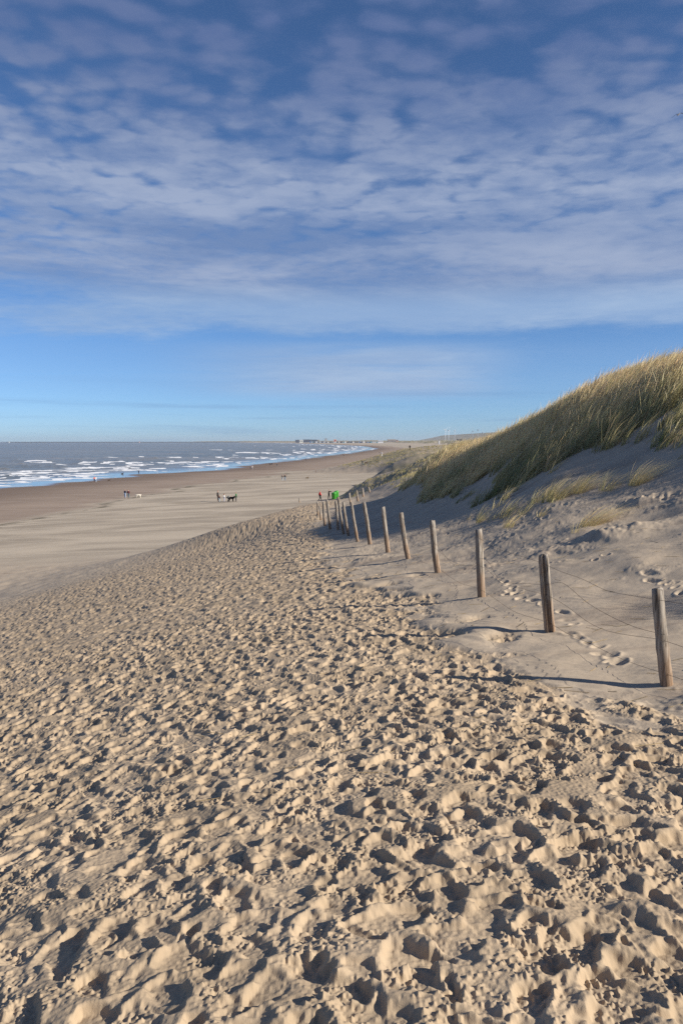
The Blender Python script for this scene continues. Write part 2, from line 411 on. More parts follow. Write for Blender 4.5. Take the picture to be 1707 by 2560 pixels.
def relief(X, Y, s, dd):
    """metres of real relief on top of the smooth ground"""
    hn = samp(HN, (Y - NY0) / NC, (X - NX0) / NC); hm = samp(HM, (Y - MY0) / MC, (X - MX0) / MC)
    b = smst(Y, 13, 14.6)
    inn = ((X > NX0 + .1) & (X < NX1 - .1) & (Y > NY0 + .1)) | (b > .99)
    h = np.where(b < .001, hn, np.where(b > .999, hm, hn * (1 - b) + hm * b)) * inn
    t = trodden(X, Y)
    inm = (X > MX0 + 1) & (Y < MY1 - 1)
    h = h * (.86 + .26 * smst(X, -.6, 1.6) * (1 - smst(Y, 5, 9))) * t * np.where(Y > 13, inm, 1) * np.interp(Y, [0, 5, 12, 25, 40, 70], [1.08, 1.05, 1.15, 1.5, 1.7, 1.5])
    near = 1 - smst(Y, 90, 200)
    smooth = (1 - t) * smst(dd, -1, 1) * near
    rip = np.sin((X * .55 + Y * 1.0) * 42 + 3.2 * tile1(X, Y, .6)) * .0070 * (1 - smst(Y, 16, 26)) * smst(tile1(X, Y, .35), -.8, .6)
    h = h + smooth * (.018 * tile1(X, Y, .45) + .030 * tile(X, Y, .22) + .004 * tile(X, Y * 2.2, 1.3) + rip + .035 * np.maximum(tile(X, Y, .9) - 1.5, 0) * (1 - smst(Y, 30, 45)) + .010 * np.maximum(tile(X, Y, 2.6) - 1.2, 0) * smst(tile(X + 5, Y, .2), .1, 1.0) * (1 - smst(Y, 25, 35)))
    # the sandy knoll held by the orange-gold tuft, cut away on its left
    q = ((X - 4.95) / np.where(X < 4.95, .35, 1.3)) ** 2 + ((Y - 15.1) / .55) ** 2
    h = h + .20 * np.exp(-q) * (1 + .3 * tile(X, Y, .8))
    q = ((X - 6.6) / np.where(X < 6.6, .25, 1.2)) ** 2 + ((Y - 17.6) / .4) ** 2
    h = h + .12 * np.exp(-q) * (1 + .3 * tile(X, Y, .8))
    for (fx, fy, fr) in PRINTS:
        mk = (np.abs(X - fx) < .4) & (np.abs(Y - fy) < .4)
        if mk.any():
            an = fx * 37 % 3.14; dx_, dy_ = X[mk] - fx, Y[mk] - fy
            lx_, ly_ = dx_ * math.cos(an) + dy_ * math.sin(an), -dx_ * math.sin(an) + dy_ * math.cos(an)
            q2 = (lx_ / fr) ** 2 + (ly_ / (fr * 1.9)) ** 2 + .5 * tile(X[mk], Y[mk], 1.6)
            q2 = np.maximum(q2, 0)
            h[mk] += -.026 * np.exp(-q2 ** 2) * (1 + .5 * ly_ / fr) + .008 * np.exp(-((np.sqrt(q2) - 1.5) / .35) ** 2)
    # a few prints and scuffs right of the fence
    k = .30 * smst(tile(X, Y, .13), 1.2, 2.0) * smooth * (1 - smst(Y, 24, 34))
    h = h + k * samp(HN, ((Y * .93 + 3) % 13.5) / NC, ((X + 9.0) % 13) / NC, True) * .8
    return h, t

print('terrain grids')
# polar sheet centred on the photographer, fine inside the view
th_f = np.arange(-27.5, 27.501, 0.052)
th_c = np.concatenate([np.arange(-180, -60, 4), np.arange(-60, -40, 1.5), np.arange(-40, -27.6, .5)])
TH = np.radians(np.concatenate([th_c, th_f, -th_c[::-1]]))
r_ = [0.25, .5, .75, 1.0, 1.2, 1.4]
while r_[-1] < 13000:
    q = r_[-1]; D = np.interp(q, [1, 3, 10, 25, 60, 100], [1.7, 1.8, 2.25, 3.1, 4.5, 7.5])
    r_.append(q + min(max(.5 * q * q / (795 * D), .0016 * q), .009 * q))
RR = np.array(r_)
gr, gt = np.meshgrid(RR, TH, indexing='ij')
GX = gr * np.sin(gt); GY = gr * np.cos(gt)
GZ, GS, GD = base_ground(GX, GY)
rel, TR = relief(GX, GY, GS, GD)
near_view = (np.abs(gt) < R(30))
GZ = GZ + np.where(near_view, rel, 0)
GRASS_Z = None
nr, nc = GX.shape
idx = np.arange(nr * nc).reshape(nr, nc)
Fq = np.stack([idx[:-1, :-1], idx[:-1, 1:], idx[1:, 1:], idx[1:, :-1]], -1).reshape(-1, 4)
fs = GS[:-1, :-1].ravel(); fd = GD[:-1, :-1].ravel(); fy = GY[:-1, :-1].ravel()
V = np.stack([GX, GY, GZ], -1).reshape(-1, 3)
fz_far = far_dune(GX[:-1, :-1], GY[:-1, :-1], GS[:-1, :-1]).ravel()
keep = fs > -70
dune_f = ((fd > 0) | (fz_far > .6)) & keep
beach_f = ~((fd > 0) | (fz_far > .6)) & keep
print('grid', nr, nc)

# ------------------------------------------------------------------ sand materials
def new_mat(name):
    m = bpy.data.materials.new(name); m.use_nodes = True
    m.node_tree.nodes.clear(); g = NT(m.node_tree)
    bs = g.n('ShaderNodeBsdfPrincipled'); out = g.n('ShaderNodeOutputMaterial'); g.put(out.inputs[0], bs.outputs[0])
    return m, g, bs

def attr(g, n):
    a = g.n('ShaderNodeAttribute', attribute_name=n); return a.outputs['Fac']

def sand_mat():
    m, g, bs = new_mat('sand')
    geo = g.n('ShaderNodeNewGeometry').outputs['Position']
    s = attr(g, 's'); tr = attr(g, 'tr'); veg = attr(g, 'veg')
    big = g.noise(geo, 0.09, 5, 0.6); mid = g.noise(geo, 1.6, 5, 0.6); fine = g.noise(geo, 60, 4, .7)
    c = g.mix(g.mr(mid, .3, .7), (0.355, 0.272, 0.183), (0.435, 0.337, 0.232))
    c = g.mix(g.mr(tr, 0, 1), g.mix(mid, (0.375, .305, .225), (.45, .37, .28)), c)
    dm = g.noise(g.vm('MULTIPLY', geo, (.35, 1.3, .5)), 1, 6, .65, .6)
    c = g.mix(g.m('MULTIPLY', g.m('MULTIPLY', g.m('SUBTRACT', 1.0, tr), g.mr(dm, .52, .66)), .55), c, (.25, .195, .15))
    # flat beach: greyer, with wind blown streaks and damp patches
    st = g.noise(g.vm('MULTIPLY', geo, (0.055, 0.16, 0)), 1.0, 6, .62, .8)
    flat = g.mix(g.mr(st, .36, .64), (0.31, .26, .20), (.46, .39, .30))
    fl = g.m('SUBTRACT', 1.0, g.mr(attr(g, 'dd'), -1.2, .3))
    c = g.mix(fl, c, flat)
    # wet sand below the wrack line
    wob = g.m('ADD', s, g.m('MULTIPLY', g.m('SUBTRACT', g.noise(geo, .06, 4, .6), .5), 14))
    wet = g.m('SUBTRACT', 1.0, g.mr(wob, 49, 56))
    wcol = g.mix(g.mr(st, .3, .7), (0.25, .192, .148), (.32, .25, .195))
    wcol = g.mix(g.mr(wob, 8, 42), (.175, .13, .10), wcol)
    c = g.mix(wet, c, wcol)
    wr = g.m('MULTIPLY', g.mr(g.m('ABSOLUTE', g.m('SUBTRACT', wob, 55)), 1.7, .4), g.mr(g.noise(geo, .22, 4, .6), .42, .6))
    c = g.mix(g.m('MULTIPLY', wr, .75), c, (.075, .065, .04))
    # far vegetated dunes: marram and bare patches
    vn = g.noise(geo, .07, 6, .65)
    vcol = g.mix(g.mr(g.noise(geo, .5, 4, .6), .35, .65), (.10, .105, .045), (.26, .225, .115))
    c = g.mix(g.m('MULTIPLY', veg, g.mr(vn, .40, .56)), c, vcol)
    c = g.mix(g.m('MULTIPLY', g.mr(fine, .55, .8), .25), c, (.2, .15, .10))
    g.put(bs.inputs['Base Color'], c)
    film = g.m('MULTIPLY', g.m('SUBTRACT', 1.0, g.mr(wob, 1, 9)), wet)
    g.put(bs.inputs['Roughness'], g.mr(film, 0, 1, .92, .12))
    g.put(bs.inputs['Specular IOR Level'], g.mr(film, 0, 1, .12, .6))
    bp = g.n('ShaderNodeBump'); bp.inputs['Distance'].default_value = .004; bp.inputs['Strength'].default_value = .55
    gr_ = g.m('ADD', g.m('MULTIPLY', fine, .6), g.m('MULTIPLY', g.noise(geo, 230, 2, .6), .4))
    g.put(bp.inputs['Height'], gr_)
    bp2 = g.n('ShaderNodeBump'); bp2.inputs['Distance'].default_value = .05; g.put(bp2.inputs['Strength'], g.m('MULTIPLY', g.m('MULTIPLY', fl, g.m('SUBTRACT', 1.0, wet)), .6))
    g.put(bp2.inputs['Height'], g.noise(geo, 2.2, 5, .65)); g.put(bp2.inputs['Normal'], bp)
    g.put(bs.inputs['Normal'], bp2)
    return m
SAND = sand_mat()
VEG = np.clip(smst(fz := far_dune(GX, GY, GS), 1.0, 3.0) + smst(GY, 75, 95) * smst(GD, 1.5, 3.0) * .55, 0, 1)
def part_mesh(name, mask):
    f = Fq[mask]; u, inv = np.unique(f.ravel(), return_inverse=True)
    o = mesh_np(name, V[u], inv.reshape(-1, 4), SAND, attrs={'s': GS.ravel()[u], 'tr': TR.ravel()[u], 'dd': (GD + fz * 3).ravel()[u], 'veg': VEG.ravel()[u]})
    o['kind'] = 'structure'
    return o
part_mesh('beach', beach_f); part_mesh('dune', dune_f)

def ground_z(x, y):
    X = np.array([[float(x)]]); Y = np.array([[float(y)]])
    z, s, d = base_ground(X, Y); h, t = relief(X, Y, s, d)
    return float((z + h)[0, 0])
def on_ground(px, py, d0=None):
    """first ground point met by the ray through a photo pixel"""
    x, y, z = ray(px, py)
    ds = np.geomspace(2, 6000, 3000) if d0 is None else np.linspace(d0 * .75, d0 * 1.35, 1200)
    X = x / y * ds; Z = EYE + z / y * ds
    gz = base_ground(X[None], ds[None])[0][0]
    i = np.argmax(Z <= gz)
    return X[i], ds[i], gz[i]

# ------------------------------------------------------------------ sea
def build_sea():
    th = np.radians(np.arange(-75, 9, .07)); D = 12.2
    yy = [110.0]
    while yy[-1] < 80000:
        q = yy[-1]; yy.append(q + min(max(.35 * q * q / (795 * D), .6), .03 * q))
    rr = np.array(yy)
    r, t = np.meshgrid(rr, th, indexing='ij'); X = r * np.sin(t); Y = r * np.cos(t)
    s = -inland(X, Y)           # metres offshore
    Z = np.zeros_like(X); foam = np.zeros_like(X)
    al = Y + X * .2
    bars = [(9, .10, 5, .42), (22, .28, 6, .80), (40, .45, 7, .92), (62, .55, 8, .85), (88, .75, 9, .42), (112, .85, 9, .18), (146, .85, 10, .08), (190, .7, 14, .06), (235, .6, 16, -.1)]
    for i, (s0, a, wd, cover) in enumerate(bars):
        c = s0 + 5.5 * tile1(al, X * 0 + i * 7.7, .018) * (1 + s0 / 80) + 3.0 * tile1(al, X * 0 + i * 3.1 + 9, .06)
        d = (s - c) / wd
        amp = .45 + .55 * smst(tile1(al, X * 0 + i * 5.3 + 2, .022), -.8, .8)
        prof = np.where(d < 0, np.exp(-(d * 2.6) ** 2), np.exp(-(d * 1.0) ** 2))
        Z += a * prof * amp * 1.1
        br = smst(tile1(al, X * 0 + i * 4.1 + 5, .007) + .35 * tile1(al, X * 0 + i * 6.1, .04), 1.1 - 2.2 * cover, 1.5 - 2.2 * cover)
        ragged = tile(X, Y, .03) * .22
        fo = smst(d + ragged, -.66, -.52) * (1 - smst(d + ragged, .02, .22))
        tail = smst(d, -.9, -.5) * (1 - smst(d, .2, 1.5)) * smst(tile(X, Y, .045), .5, 1.4) * .5
        foam = np.maximum(foam, br * np.maximum(fo, tail))
    foam = np.maximum(foam, .6 * smst(tile(X * .4, Y, .05), 1.5, 2.2) * smst(s, 6, 20) * (1 - smst(s, 60, 110)))
    # edge of the swash
    foam = np.maximum(foam, .65 * (1 - smst(np.abs(s - 2.0 - 1.5 * tile1(al, X * 0, .08)), .2, 1.0)) * smst(tile1(al, X * 0 + 1, .05), -.3, .8))
    Z += (.07 * tile(X, Y, .035) + .05 * tile1(X, Y, .25)) * smst(s, 2, 30) * (1 - smst(Y, 900, 2500) * .5) 
    Z += .10 * smst(s, 25, 60) * tile(X, Y, .012)
    Z = Z * smst(s, -1, 8) + .01
    n0, n1 = X.shape; ix = np.arange(n0 * n1).reshape(n0, n1)
    f = np.stack([ix[:-1, :-1], ix[:-1, 1:], ix[1:, 1:], ix[1:, :-1]], -1).reshape(-1, 4)
    f = f[(s[:-1, :-1] > -12).ravel()]
    u, inv = np.unique(f.ravel(), return_inverse=True)
    Vv = np.stack([X, Y, Z], -1).reshape(-1, 3)
    m, g, bs = new_mat('sea water')
    geo = g.n('ShaderNodeNewGeometry').outputs['Position']
    so = attr(g, 'so'); fm = attr(g, 'foam')
    n1_ = g.noise(g.vm('MULTIPLY', geo, (.004, .012, 0)), 1, 5, .6)
    n2_ = g.noise(g.vm('MULTIPLY', geo, (.03, .09, 0)), 1, 5, .6)
    c = g.mix(g.mr(n1_, .35, .65), (.13, .145, .14), (.22, .20, .165))
    c = g.mix(g.m('MULTIPLY', g.mr(n2_, .4, .7), .5), c, (.14, .17, .20))
    c = g.mix(g.m('MULTIPLY', g.m('SUBTRACT', 1.0, g.mr(so, 2, 26)), .6), c, (.13, .105, .085))
    c = g.mix(g.mr(g.m('ADD', fm, g.m('MULTIPLY', g.m('SUBTRACT', g.noise(geo, .9, 5, .7), .5), .5)), .28, .62), c, (.74, .75, .76))
    g.put(bs.inputs['Base Color'], c)
    g.put(bs.inputs['Roughness'], g.m('MAXIMUM', g.mr(so, 0, 40, .06, .30), g.mr(fm, .2, .6, 0, .8)))
    bs.inputs['IOR'].default_value = 1.33; bs.inputs['Specular IOR Level'].default_value = .38
    b1 = g.n('ShaderNodeBump'); b1.inputs['Distance'].default_value = .35
    g.put(b1.inputs['Strength'], g.mr(so, 1, 40, 0.02, 1.0))
    g.put(b1.inputs['Height'], g.m('ADD', g.noise(g.vm('MULTIPLY', geo, (.25, .5, 0)), 1, 6, .65), g.m('MULTIPLY', g.noise(geo, .07, 3, .5), 1.5)))
    g.put(bs.inputs['Normal'], b1)
    o = mesh_np('sea', Vv[u], inv.reshape(-1, 4), m, attrs={'so': s.ravel()[u], 'foam': foam.ravel()[u]})
    o['kind'] = 'structure'
build_sea()

# ------------------------------------------------------------------ marram grass
def grass_mat():
    m, g, bs = new_mat('marram grass')
    ca = g.n('ShaderNodeAttribute', attribute_name='col')
    m.node_tree.nodes.remove(bs)
    df = g.n('ShaderNodeBsdfDiffuse'); g.put(df.inputs[0], ca.outputs['Color'])
    tr = g.n('ShaderNodeBsdfTranslucent'); g.put(tr.inputs[0], ca.outputs['Color'])
    gl = g.n('ShaderNodeBsdfGlossy'); gl.inputs['Roughness'].default_value = .45; gl.inputs['Color'].default_value = (.8, .75, .6, 1)
    mx = g.n('ShaderNodeMixShader'); mx.inputs[0].default_value = .32; g.put(mx.inputs[1], df); g.put(mx.inputs[2], tr)
    m2 = g.n('ShaderNodeMixShader'); m2.inputs[0].default_value = .06; g.put(m2.inputs[1], mx); g.put(m2.inputs[2], gl)
    out = [n for n in m.node_tree.nodes if n.type == 'OUTPUT_MATERIAL'][0]
    g.put(out.inputs[0], m2.outputs[0])
    return m
GRASS = grass_mat()
WIND = np.array([1.10, 0.12])

def blades(pos, H, W, lean, straw, seed, curl=1.0):
    """pos (n,3); H heights; W widths; lean 0..1; straw 0..1. returns verts, quads, colours"""
    r = np.random.default_rng(seed); n = len(pos)
    a = r.uniform(0, 2 * np.pi, n); own = r.uniform(.03, .40, n) * curl
    dx = np.cos(a) * own + WIND[0] * lean; dy = np.sin(a) * own + WIND[1] * lean
    T = np.array([0, .35, .7, 1.0]); wv = np.array([1, .85, .55, .08])
    fa = r.uniform(0, np.pi, n)
    wx = np.cos(fa) * W * .5; wy = np.sin(fa) * W * .5 * .6
    vs_ = np.empty((n, 4, 2, 3), np.float32)
    droop = r.uniform(.0, .35, n)
    for k in range(4):
        t = T[k]
        cx = pos[:, 0] + dx * H * (t ** 1.6); cy = pos[:, 1] + dy * H * (t ** 1.6)
        cz = pos[:, 2] + H * (t - droop * t ** 3 * .6) - .03
        for q, sg in ((0, -1), (1, 1)):
            vs_[:, k, q, 0] = cx + sg * wx * wv[k]; vs_[:, k, q, 1] = cy + sg * wy * wv[k]; vs_[:, k, q, 2] = cz
    base = (np.arange(n) * 8)[:, None]
    f = np.concatenate([base + np.array([2 * k, 2 * k + 1, 2 * k + 3, 2 * k + 2])[None] for k in range(3)], 0)
    green = np.stack([r.uniform(.10, .18, n), r.uniform(.13, .20, n), r.uniform(.05, .08, n)], -1)
    gold = np.stack([r.uniform(.74, .90, n), r.uniform(.58, .70, n), r.uniform(.30, .40, n)], -1)
    c = np.empty((n, 4, 2, 4), np.float32); c[..., 3] = 1
    for k in range(4):
        st = np.clip(straw * (0.55 + .65 * T[k]), 0, 1)[:, None]
        c[:, k, :, :3] = (green * (1 - st) + gold * st)[:, None, :]
    return vs_.reshape(-1, 3), f, c.reshape(-1, 4)

def project(X, Y, Z):
    yc = (Z - EYE) * CP + Y * SP; zc = Y * CP - (Z - EYE) * SP
    zc = np.where(zc < .1, .1, zc)
    return 853.5 + F * X / zc, 1280 - F * yc / zc

def grass_scatter():
    r = np.random.default_rng(5)
    # candidate clump centres over the dune flank and its back
    n = 150000
    Y = np.sqrt(r.uniform(36, 58 ** 2, n)); X = r.uniform(0.03, .75, n) * Y + 1.5
    z, s, dd = base_ground(X[None], Y[None]); z = z[0]
    px, py = project(X, Y, z)
    lo = np.interp(px, [900, 1050, 1100, 1230, 1330, 1450, 1560, 1707, 1900, 2400], [1000, 1236, 1232, 1240, 1215, 1150, 1150, 1135, 1100, 1100])
    lo = lo + 22
    k = smst(lo - py + 26 * tile(X, Y, .2) + 20 * tile(X, Y, .6), -8, 22)
    infr = (px < 1720) & (px > 850)
    # bare scoops seen in the photo
    for (bx, by, rx, ry) in ((1355, 1100, 42, 22), (1305, 1158, 34, 16), (1240, 1196, 55, 22), (1680, 1060, 30, 12), (1600, 1112, 22, 18), (1150, 1215, 30, 12)):
        q = ((px - bx) / rx) ** 2 + ((py - by) / ry) ** 2
        k = k * (1 - .93 * np.exp(-q * q) * infr)
    k = k * (1 - (1 - smst(tile(X + 9, Y, .42), -.15, .75)) * smst(py - np.interp(px, [850, 1090, 1200, 1300, 1400, 1500, 1600, 1707, 2400], [1200, 1140, 1098, 1058, 1013, 977, 942, 907, 800]), 10, 90))
    k = np.where(infr & (px > 1230), np.maximum(k, .16 * smst(lo + 95 - py, 0, 60) * smst(tile(X, Y, .5), -.1, .8)), k)
    off = ~infr
    k = np.where(off, .75 * smst(X - .35 * Y, 2.5, 5.5), k)
    k = np.where(px < 860, 0, k)
    k = k * (Y < np.interp(px, [900, 1090, 1200, 1400, 1550, 1707, 1900], [58, 56, 50, 40, 38, 36, 36]))
    up = smst(lo - py, 5, 45)
    m = r.random(n) < 0.85 * k * (0.35 + .65 * up) * np.where(off, .22, 1) * np.interp(Y, [15, 30, 50], [.9, .9, 1.0])
    X, Y, z, up, px, py = X[m], Y[m], z[m], up[m], px[m], py[m]
    off = off[m]
    pass
    nb = np.where(off, 9, np.where(Y < 33, 19, 15)); cid = np.repeat(np.arange(len(X)), nb); nbt = len(cid)
    rad = r.uniform(.05, .26, len(X))[cid] * np.sqrt(r.random(nbt)); an = r.uniform(0, 6.283, nbt)
    bx = X[cid] + rad * np.cos(an); by = Y[cid] + rad * np.sin(an)
    bz = base_ground(bx[None], by[None])[0][0]
    ch = (r.uniform(.45, .95, len(X)) * (.75 + .30 * up) * r.choice([.6, .85, 1, 1.15], len(X)))[cid]
    H = ch * r.uniform(.45, 1.2, nbt)
    # more straw at the crest, its sunlit gold also put into colour; greener below
    cr_py = np.interp(px, [850, 1090, 1200, 1300, 1400, 1500, 1600, 1707, 2400], [1200, 1140, 1098, 1058, 1013, 977, 942, 907, 800])
    near_crest = 1 - smst(py - cr_py, 20, 165)
    stc = np.clip(.36 + .66 * near_crest + .16 * tile(X, Y, .15) + .16 * tile(X + 4, Y, .8) + r.normal(0, .07, len(X)), .04, 1)[cid]
    st = np.clip(stc + r.normal(0, .12, nbt), 0, 1)
    Wd = np.interp(by, [8, 20, 45], [.010, .020, .034]) * r.uniform(.6, 1.3, nbt)
    v, f, c = blades(np.stack([bx, by, bz], -1), H, Wd, (r.uniform(.35, .85, len(X))[cid] + r.normal(0, .12, nbt)), st, 6)
    print('blades', nbt)
    o = mesh_np('dune_grass', v, f, GRASS, attrs={'col': c}, smooth=False)
    tag(o, 'marram grass leaning in the wind over the big dune, golden along the crest and green below', 'grass', kind='stuff')
grass_scatter()

def low_grass():
    r = np.random.default_rng(15)
    n = 16000; Y = r.uniform(62, 300, n) ; u = r.uniform(-.005, .16, n); X = u * Y
    z, s, dd = base_ground(X[None], Y[None]); z = z[0]; dd = dd[0]
    px, py = project(X, Y, z)
    k = smst(dd, 1.2, 2.4) * smst(tile(X, Y, .04) + .5 * tile(X, Y, .12), -.35, .45)
    fe = np.interp(Y, [60, 75, 90, 110, 300], [3.2, 4.2, 4.2, 4.0, 4.0])
    k = k * smst(X - fe + (Y > 78) * 20, 0, 1.5) * (1 - .7 * smst(px, 985, 1060) * (py > 1205))
    m = r.random(n) < k * .30
    X, Y, z = X[m], Y[m], z[m]
    nb = 12; cid = np.repeat(np.arange(len(X)), nb); t = len(cid)
    rad = r.uniform(.1, .6, len(X))[cid] * np.sqrt(r.random(t)); an = r.uniform(0, 6.283, t)
    bx = X[cid] + rad * np.cos(an); by = Y[cid] + rad * np.sin(an); bz = base_ground(bx[None], by[None])[0][0]
    H = r.uniform(.12, .38, t); st = np.clip(r.normal(.5, .25, t), 0, 1)
    v, f, c = blades(np.stack([bx, by, bz], -1), H, .03 + by * .0003, r.uniform(.2, .6, t), st, 16)
    o = mesh_np('low_grass', v, f, GRASS, attrs={'col': c}, smooth=False)
    tag(o, 'low patchy beach grass on the small foredune beyond the fence', 'grass', kind='stuff')
low_grass()

def tuft(px, py, n, h, spread, straw, lean, label, seed, d0=None, w=.008):
    x, y, z = on_ground(px, py, d0)
    r = np.random.default_rng(seed)
    a = r.uniform(0, 6.283, n); q = spread * np.sqrt(r.random(n))
    pos = np.stack([q * np.cos(a), q * np.sin(a) * .7, np.zeros(n)], -1)
    H = h * r.uniform(.35, 1.1, n)
    v, f, c = blades(pos, H, w * r.uniform(.7, 1.3, n), lean * r.uniform(.5, 1.3, n), np.clip(r.normal(straw, .15, n), 0, 1), seed, 1.5)
    o = mesh_np('grass_tuft', v, f, GRASS, attrs={'col': c}, smooth=False); o.location = (x, y, z)
    tag(o, label, 'grass tuft', 'loose tufts at the foot of the dune')
T_ = [
 (1470, 1318, 300, .55, .22, .95, 1.6, 'big wind-bent tuft of orange-gold dry grass on its own sandy knoll', 15.0),
 (1590, 1212, 240, .70, .22, .80, 1.1, 'pale straw tuft high on the slope near the right edge, just above the sand ledge', None),
 (1388, 1252, 260, .75, .25, .62, .9, 'wide upright green and gold tuft at the lower edge of the dense grass', None),
 (1450, 1232, 200, .62, .25, .70, 1.0, 'loose gold tuft directly right of the wide green and gold tuft', None),
 (1520, 1225, 110, .60, .28, .55, .9, 'thin dusty tuft between the loose gold tuft and the pale straw tuft', None),
 (1197, 1305, 80, .62, .10, .62, .9, 'narrow tall tuft just above the top of the third post from the right', 23.0),
 (1262, 1316, 46, .48, .09, .85, .7, 'small sparse dry tuft with spread legs right of the narrow tall tuft', 20.0),
 (1304, 1290, 40, .40, .09, .55, .4, 'small dark stubby tuft half buried in the slope', None),
 (1350, 1290, 40, .36, .10, .80, .6, 'low brown stub of grass just left of the shaded foot of the slope', None),
 (1172, 1300, 16, .32, .05, .75, .3, 'tiny tuft of a few stalks left of the narrow tall tuft', None),
 (1440, 1336, 40, .30, .10, .95, .6, 'low reddish tuft at the base of the orange-gold tuft', 14.6),
 (1240, 1180, 140, .75, .22, .30, .7, 'dark green tuft standing in the bare sand patch of the dune', None),
 (1100, 1236, 120, .70, .25, .25, .6, 'lowest dark green tuft at the left foot of the dune', None)]
for i, t in enumerate(T_):
    tuft(*t[:8], 100 + i, t[8])
# loose dead stems blown over the slope and the trodden sand
def stems():
    r = np.random.default_rng(55); n = 800
    Y = r.uniform(4.5, 26, n); X = r.uniform(-.4, .6, n) * Y + 1.0
    keep = (X > np.interp(Y, FY, BX)) | (r.random(n) < .30); X, Y = X[keep], Y[keep]; n = len(X)
    z, s_, d_ = base_ground(X[None], Y[None]); h_, t_ = relief(X[None], Y[None], s_, d_); z = (z + h_)[0] + .006
    a = r.normal(.4, .7, n); L = r.uniform(.06, .28, n); w_ = .0022
    dx, dy = np.cos(a) * L / 2, np.sin(a) * L / 2; nx_, ny_ = -np.sin(a) * w_, np.cos(a) * w_
    v = np.zeros((n, 6, 3))
    for j, (t, sg) in enumerate(((-1, 0), (1, 0), (-1, 1), (1, 1), (-1, 2), (1, 2))):
        v[:, j, 0] = X + dx * t + nx_ * (sg - 1); v[:, j, 1] = Y + dy * t + ny_ * (sg - 1); v[:, j, 2] = z + (.004 if sg == 1 else 0) + t * .004
    b = (np.arange(n) * 6)[:, None]
    f = np.concatenate([b + np.array([[0, 1, 3, 2]]), b + np.array([[2, 3, 5, 4]]), b + np.array([[4, 5, 1, 0]])])
    c = np.ones((n, 6, 4)); c[..., :3] = r.choice([.35, .8, 1.1], n)[:, None, None] * np.array([.45, .34, .19])
    o = mesh_np('dead_stems', v.reshape(-1, 3), f, GRASS, attrs={'col': c.reshape(-1, 4)}, smooth=False)
    tag(o, 'loose dead grass stems scattered over the bare sand', 'stems', kind='stuff')
stems()
# the dune grass that throws its shade over the fence from the right
for i, (x, y, h, lb) in enumerate([(7.65, 8.2, 1.05, 'tall marram tuft farthest of three just outside the right edge'), (6.7, 7.2, 1.0, 'tallest marram tuft, middle of three just outside the right edge'), (5.4, 6.2, .6, 'shortest and nearest marram tuft of three just outside the right edge')]):
    r = np.random.default_rng(70 + i); n = 600
    a = r.uniform(0, 6.283, n); q = .5 * np.sqrt(r.random(n))
    v, f, c = blades(np.stack([q * np.cos(a), q * np.sin(a), 0 * a], -1), h * r.uniform(.5, 1.1, n), .012 * r.uniform(.7, 1.3, n), .6 * r.uniform(.5, 1.3, n), np.clip(r.normal(.6, .2, n), 0, 1), 80 + i, 1.3)
    o = mesh_np('grass_tuft', v, f, GRASS, attrs={'col': c}, smooth=False); o.location = (x, y, ground_z(x, y))
    tag(o, lb, 'grass tuft', 'tufts beyond the right edge')

# ------------------------------------------------------------------ the post and wire fence
def wood_mat():
    m, g, bs = new_mat('weathered wood')
    tc = g.n('ShaderNodeTexCoord').outputs['Object']
    hh = attr(g, 'h')
    grain = g.noise(g.vm('MULTIPLY', tc, (34, 34, 1.6)), 1, 6, .7, .3)
    blot = g.noise(g.vm('MULTIPLY', tc, (7, 7, 4.0)), 1, 4, .6)
    c = g.mix(g.mr(grain, .35, .66), (.11, .09, .072), (.40, .36, .31))
    c = g.mix(g.m('MULTIPLY', g.mr(blot, .5, .72), .7), c, (.24, .165, .11))
    low = g.m('SUBTRACT', 1.0, g.mr(g.m('ADD', hh, g.m('MULTIPLY', g.m('SUBTRACT', blot, .5), .5)), .15, .5))
    c = g.mix(g.m('MULTIPLY', low, .55), c, g.mix(grain, (.15, .085, .045), (.40, .245, .14)))
    crack = g.mr(g.noise(g.vm('MULTIPLY', tc, (22, 22, .9)), 1, 3, .5), .66, .72)
    c = g.mix(g.m('MULTIPLY', crack, .8), c, (.05, .04, .03))
    g.put(bs.inputs['Base Color'], c); bs.inputs['Roughness'].default_value = .85; bs.inputs['Specular IOR Level'].default_value = .2
    bp = g.n('ShaderNodeBump'); bp.inputs['Distance'].default_value = .006; bp.inputs['Strength'].default_value = .9
    g.put(bp.inputs['Height'], g.m('SUBTRACT', grain, crack)); g.put(bs.inputs['Normal'], bp)
    return m
WOOD = wood_mat()
def metal_mat(name, c, rough, metallic=.6):
    m, g, bs = new_mat(name)
    geo = g.n('ShaderNodeNewGeometry').outputs['Position']
    g.put(bs.inputs['Base Color'], g.mix(g.noise(geo, 9, 4, .6), tuple(x * .55 for x in c), c))
    bs.inputs['Roughness'].default_value = rough; bs.inputs['Metallic'].default_value = metallic
    return m
WIRE = metal_mat('rusty wire', (.10, .065, .05), .75, .3)

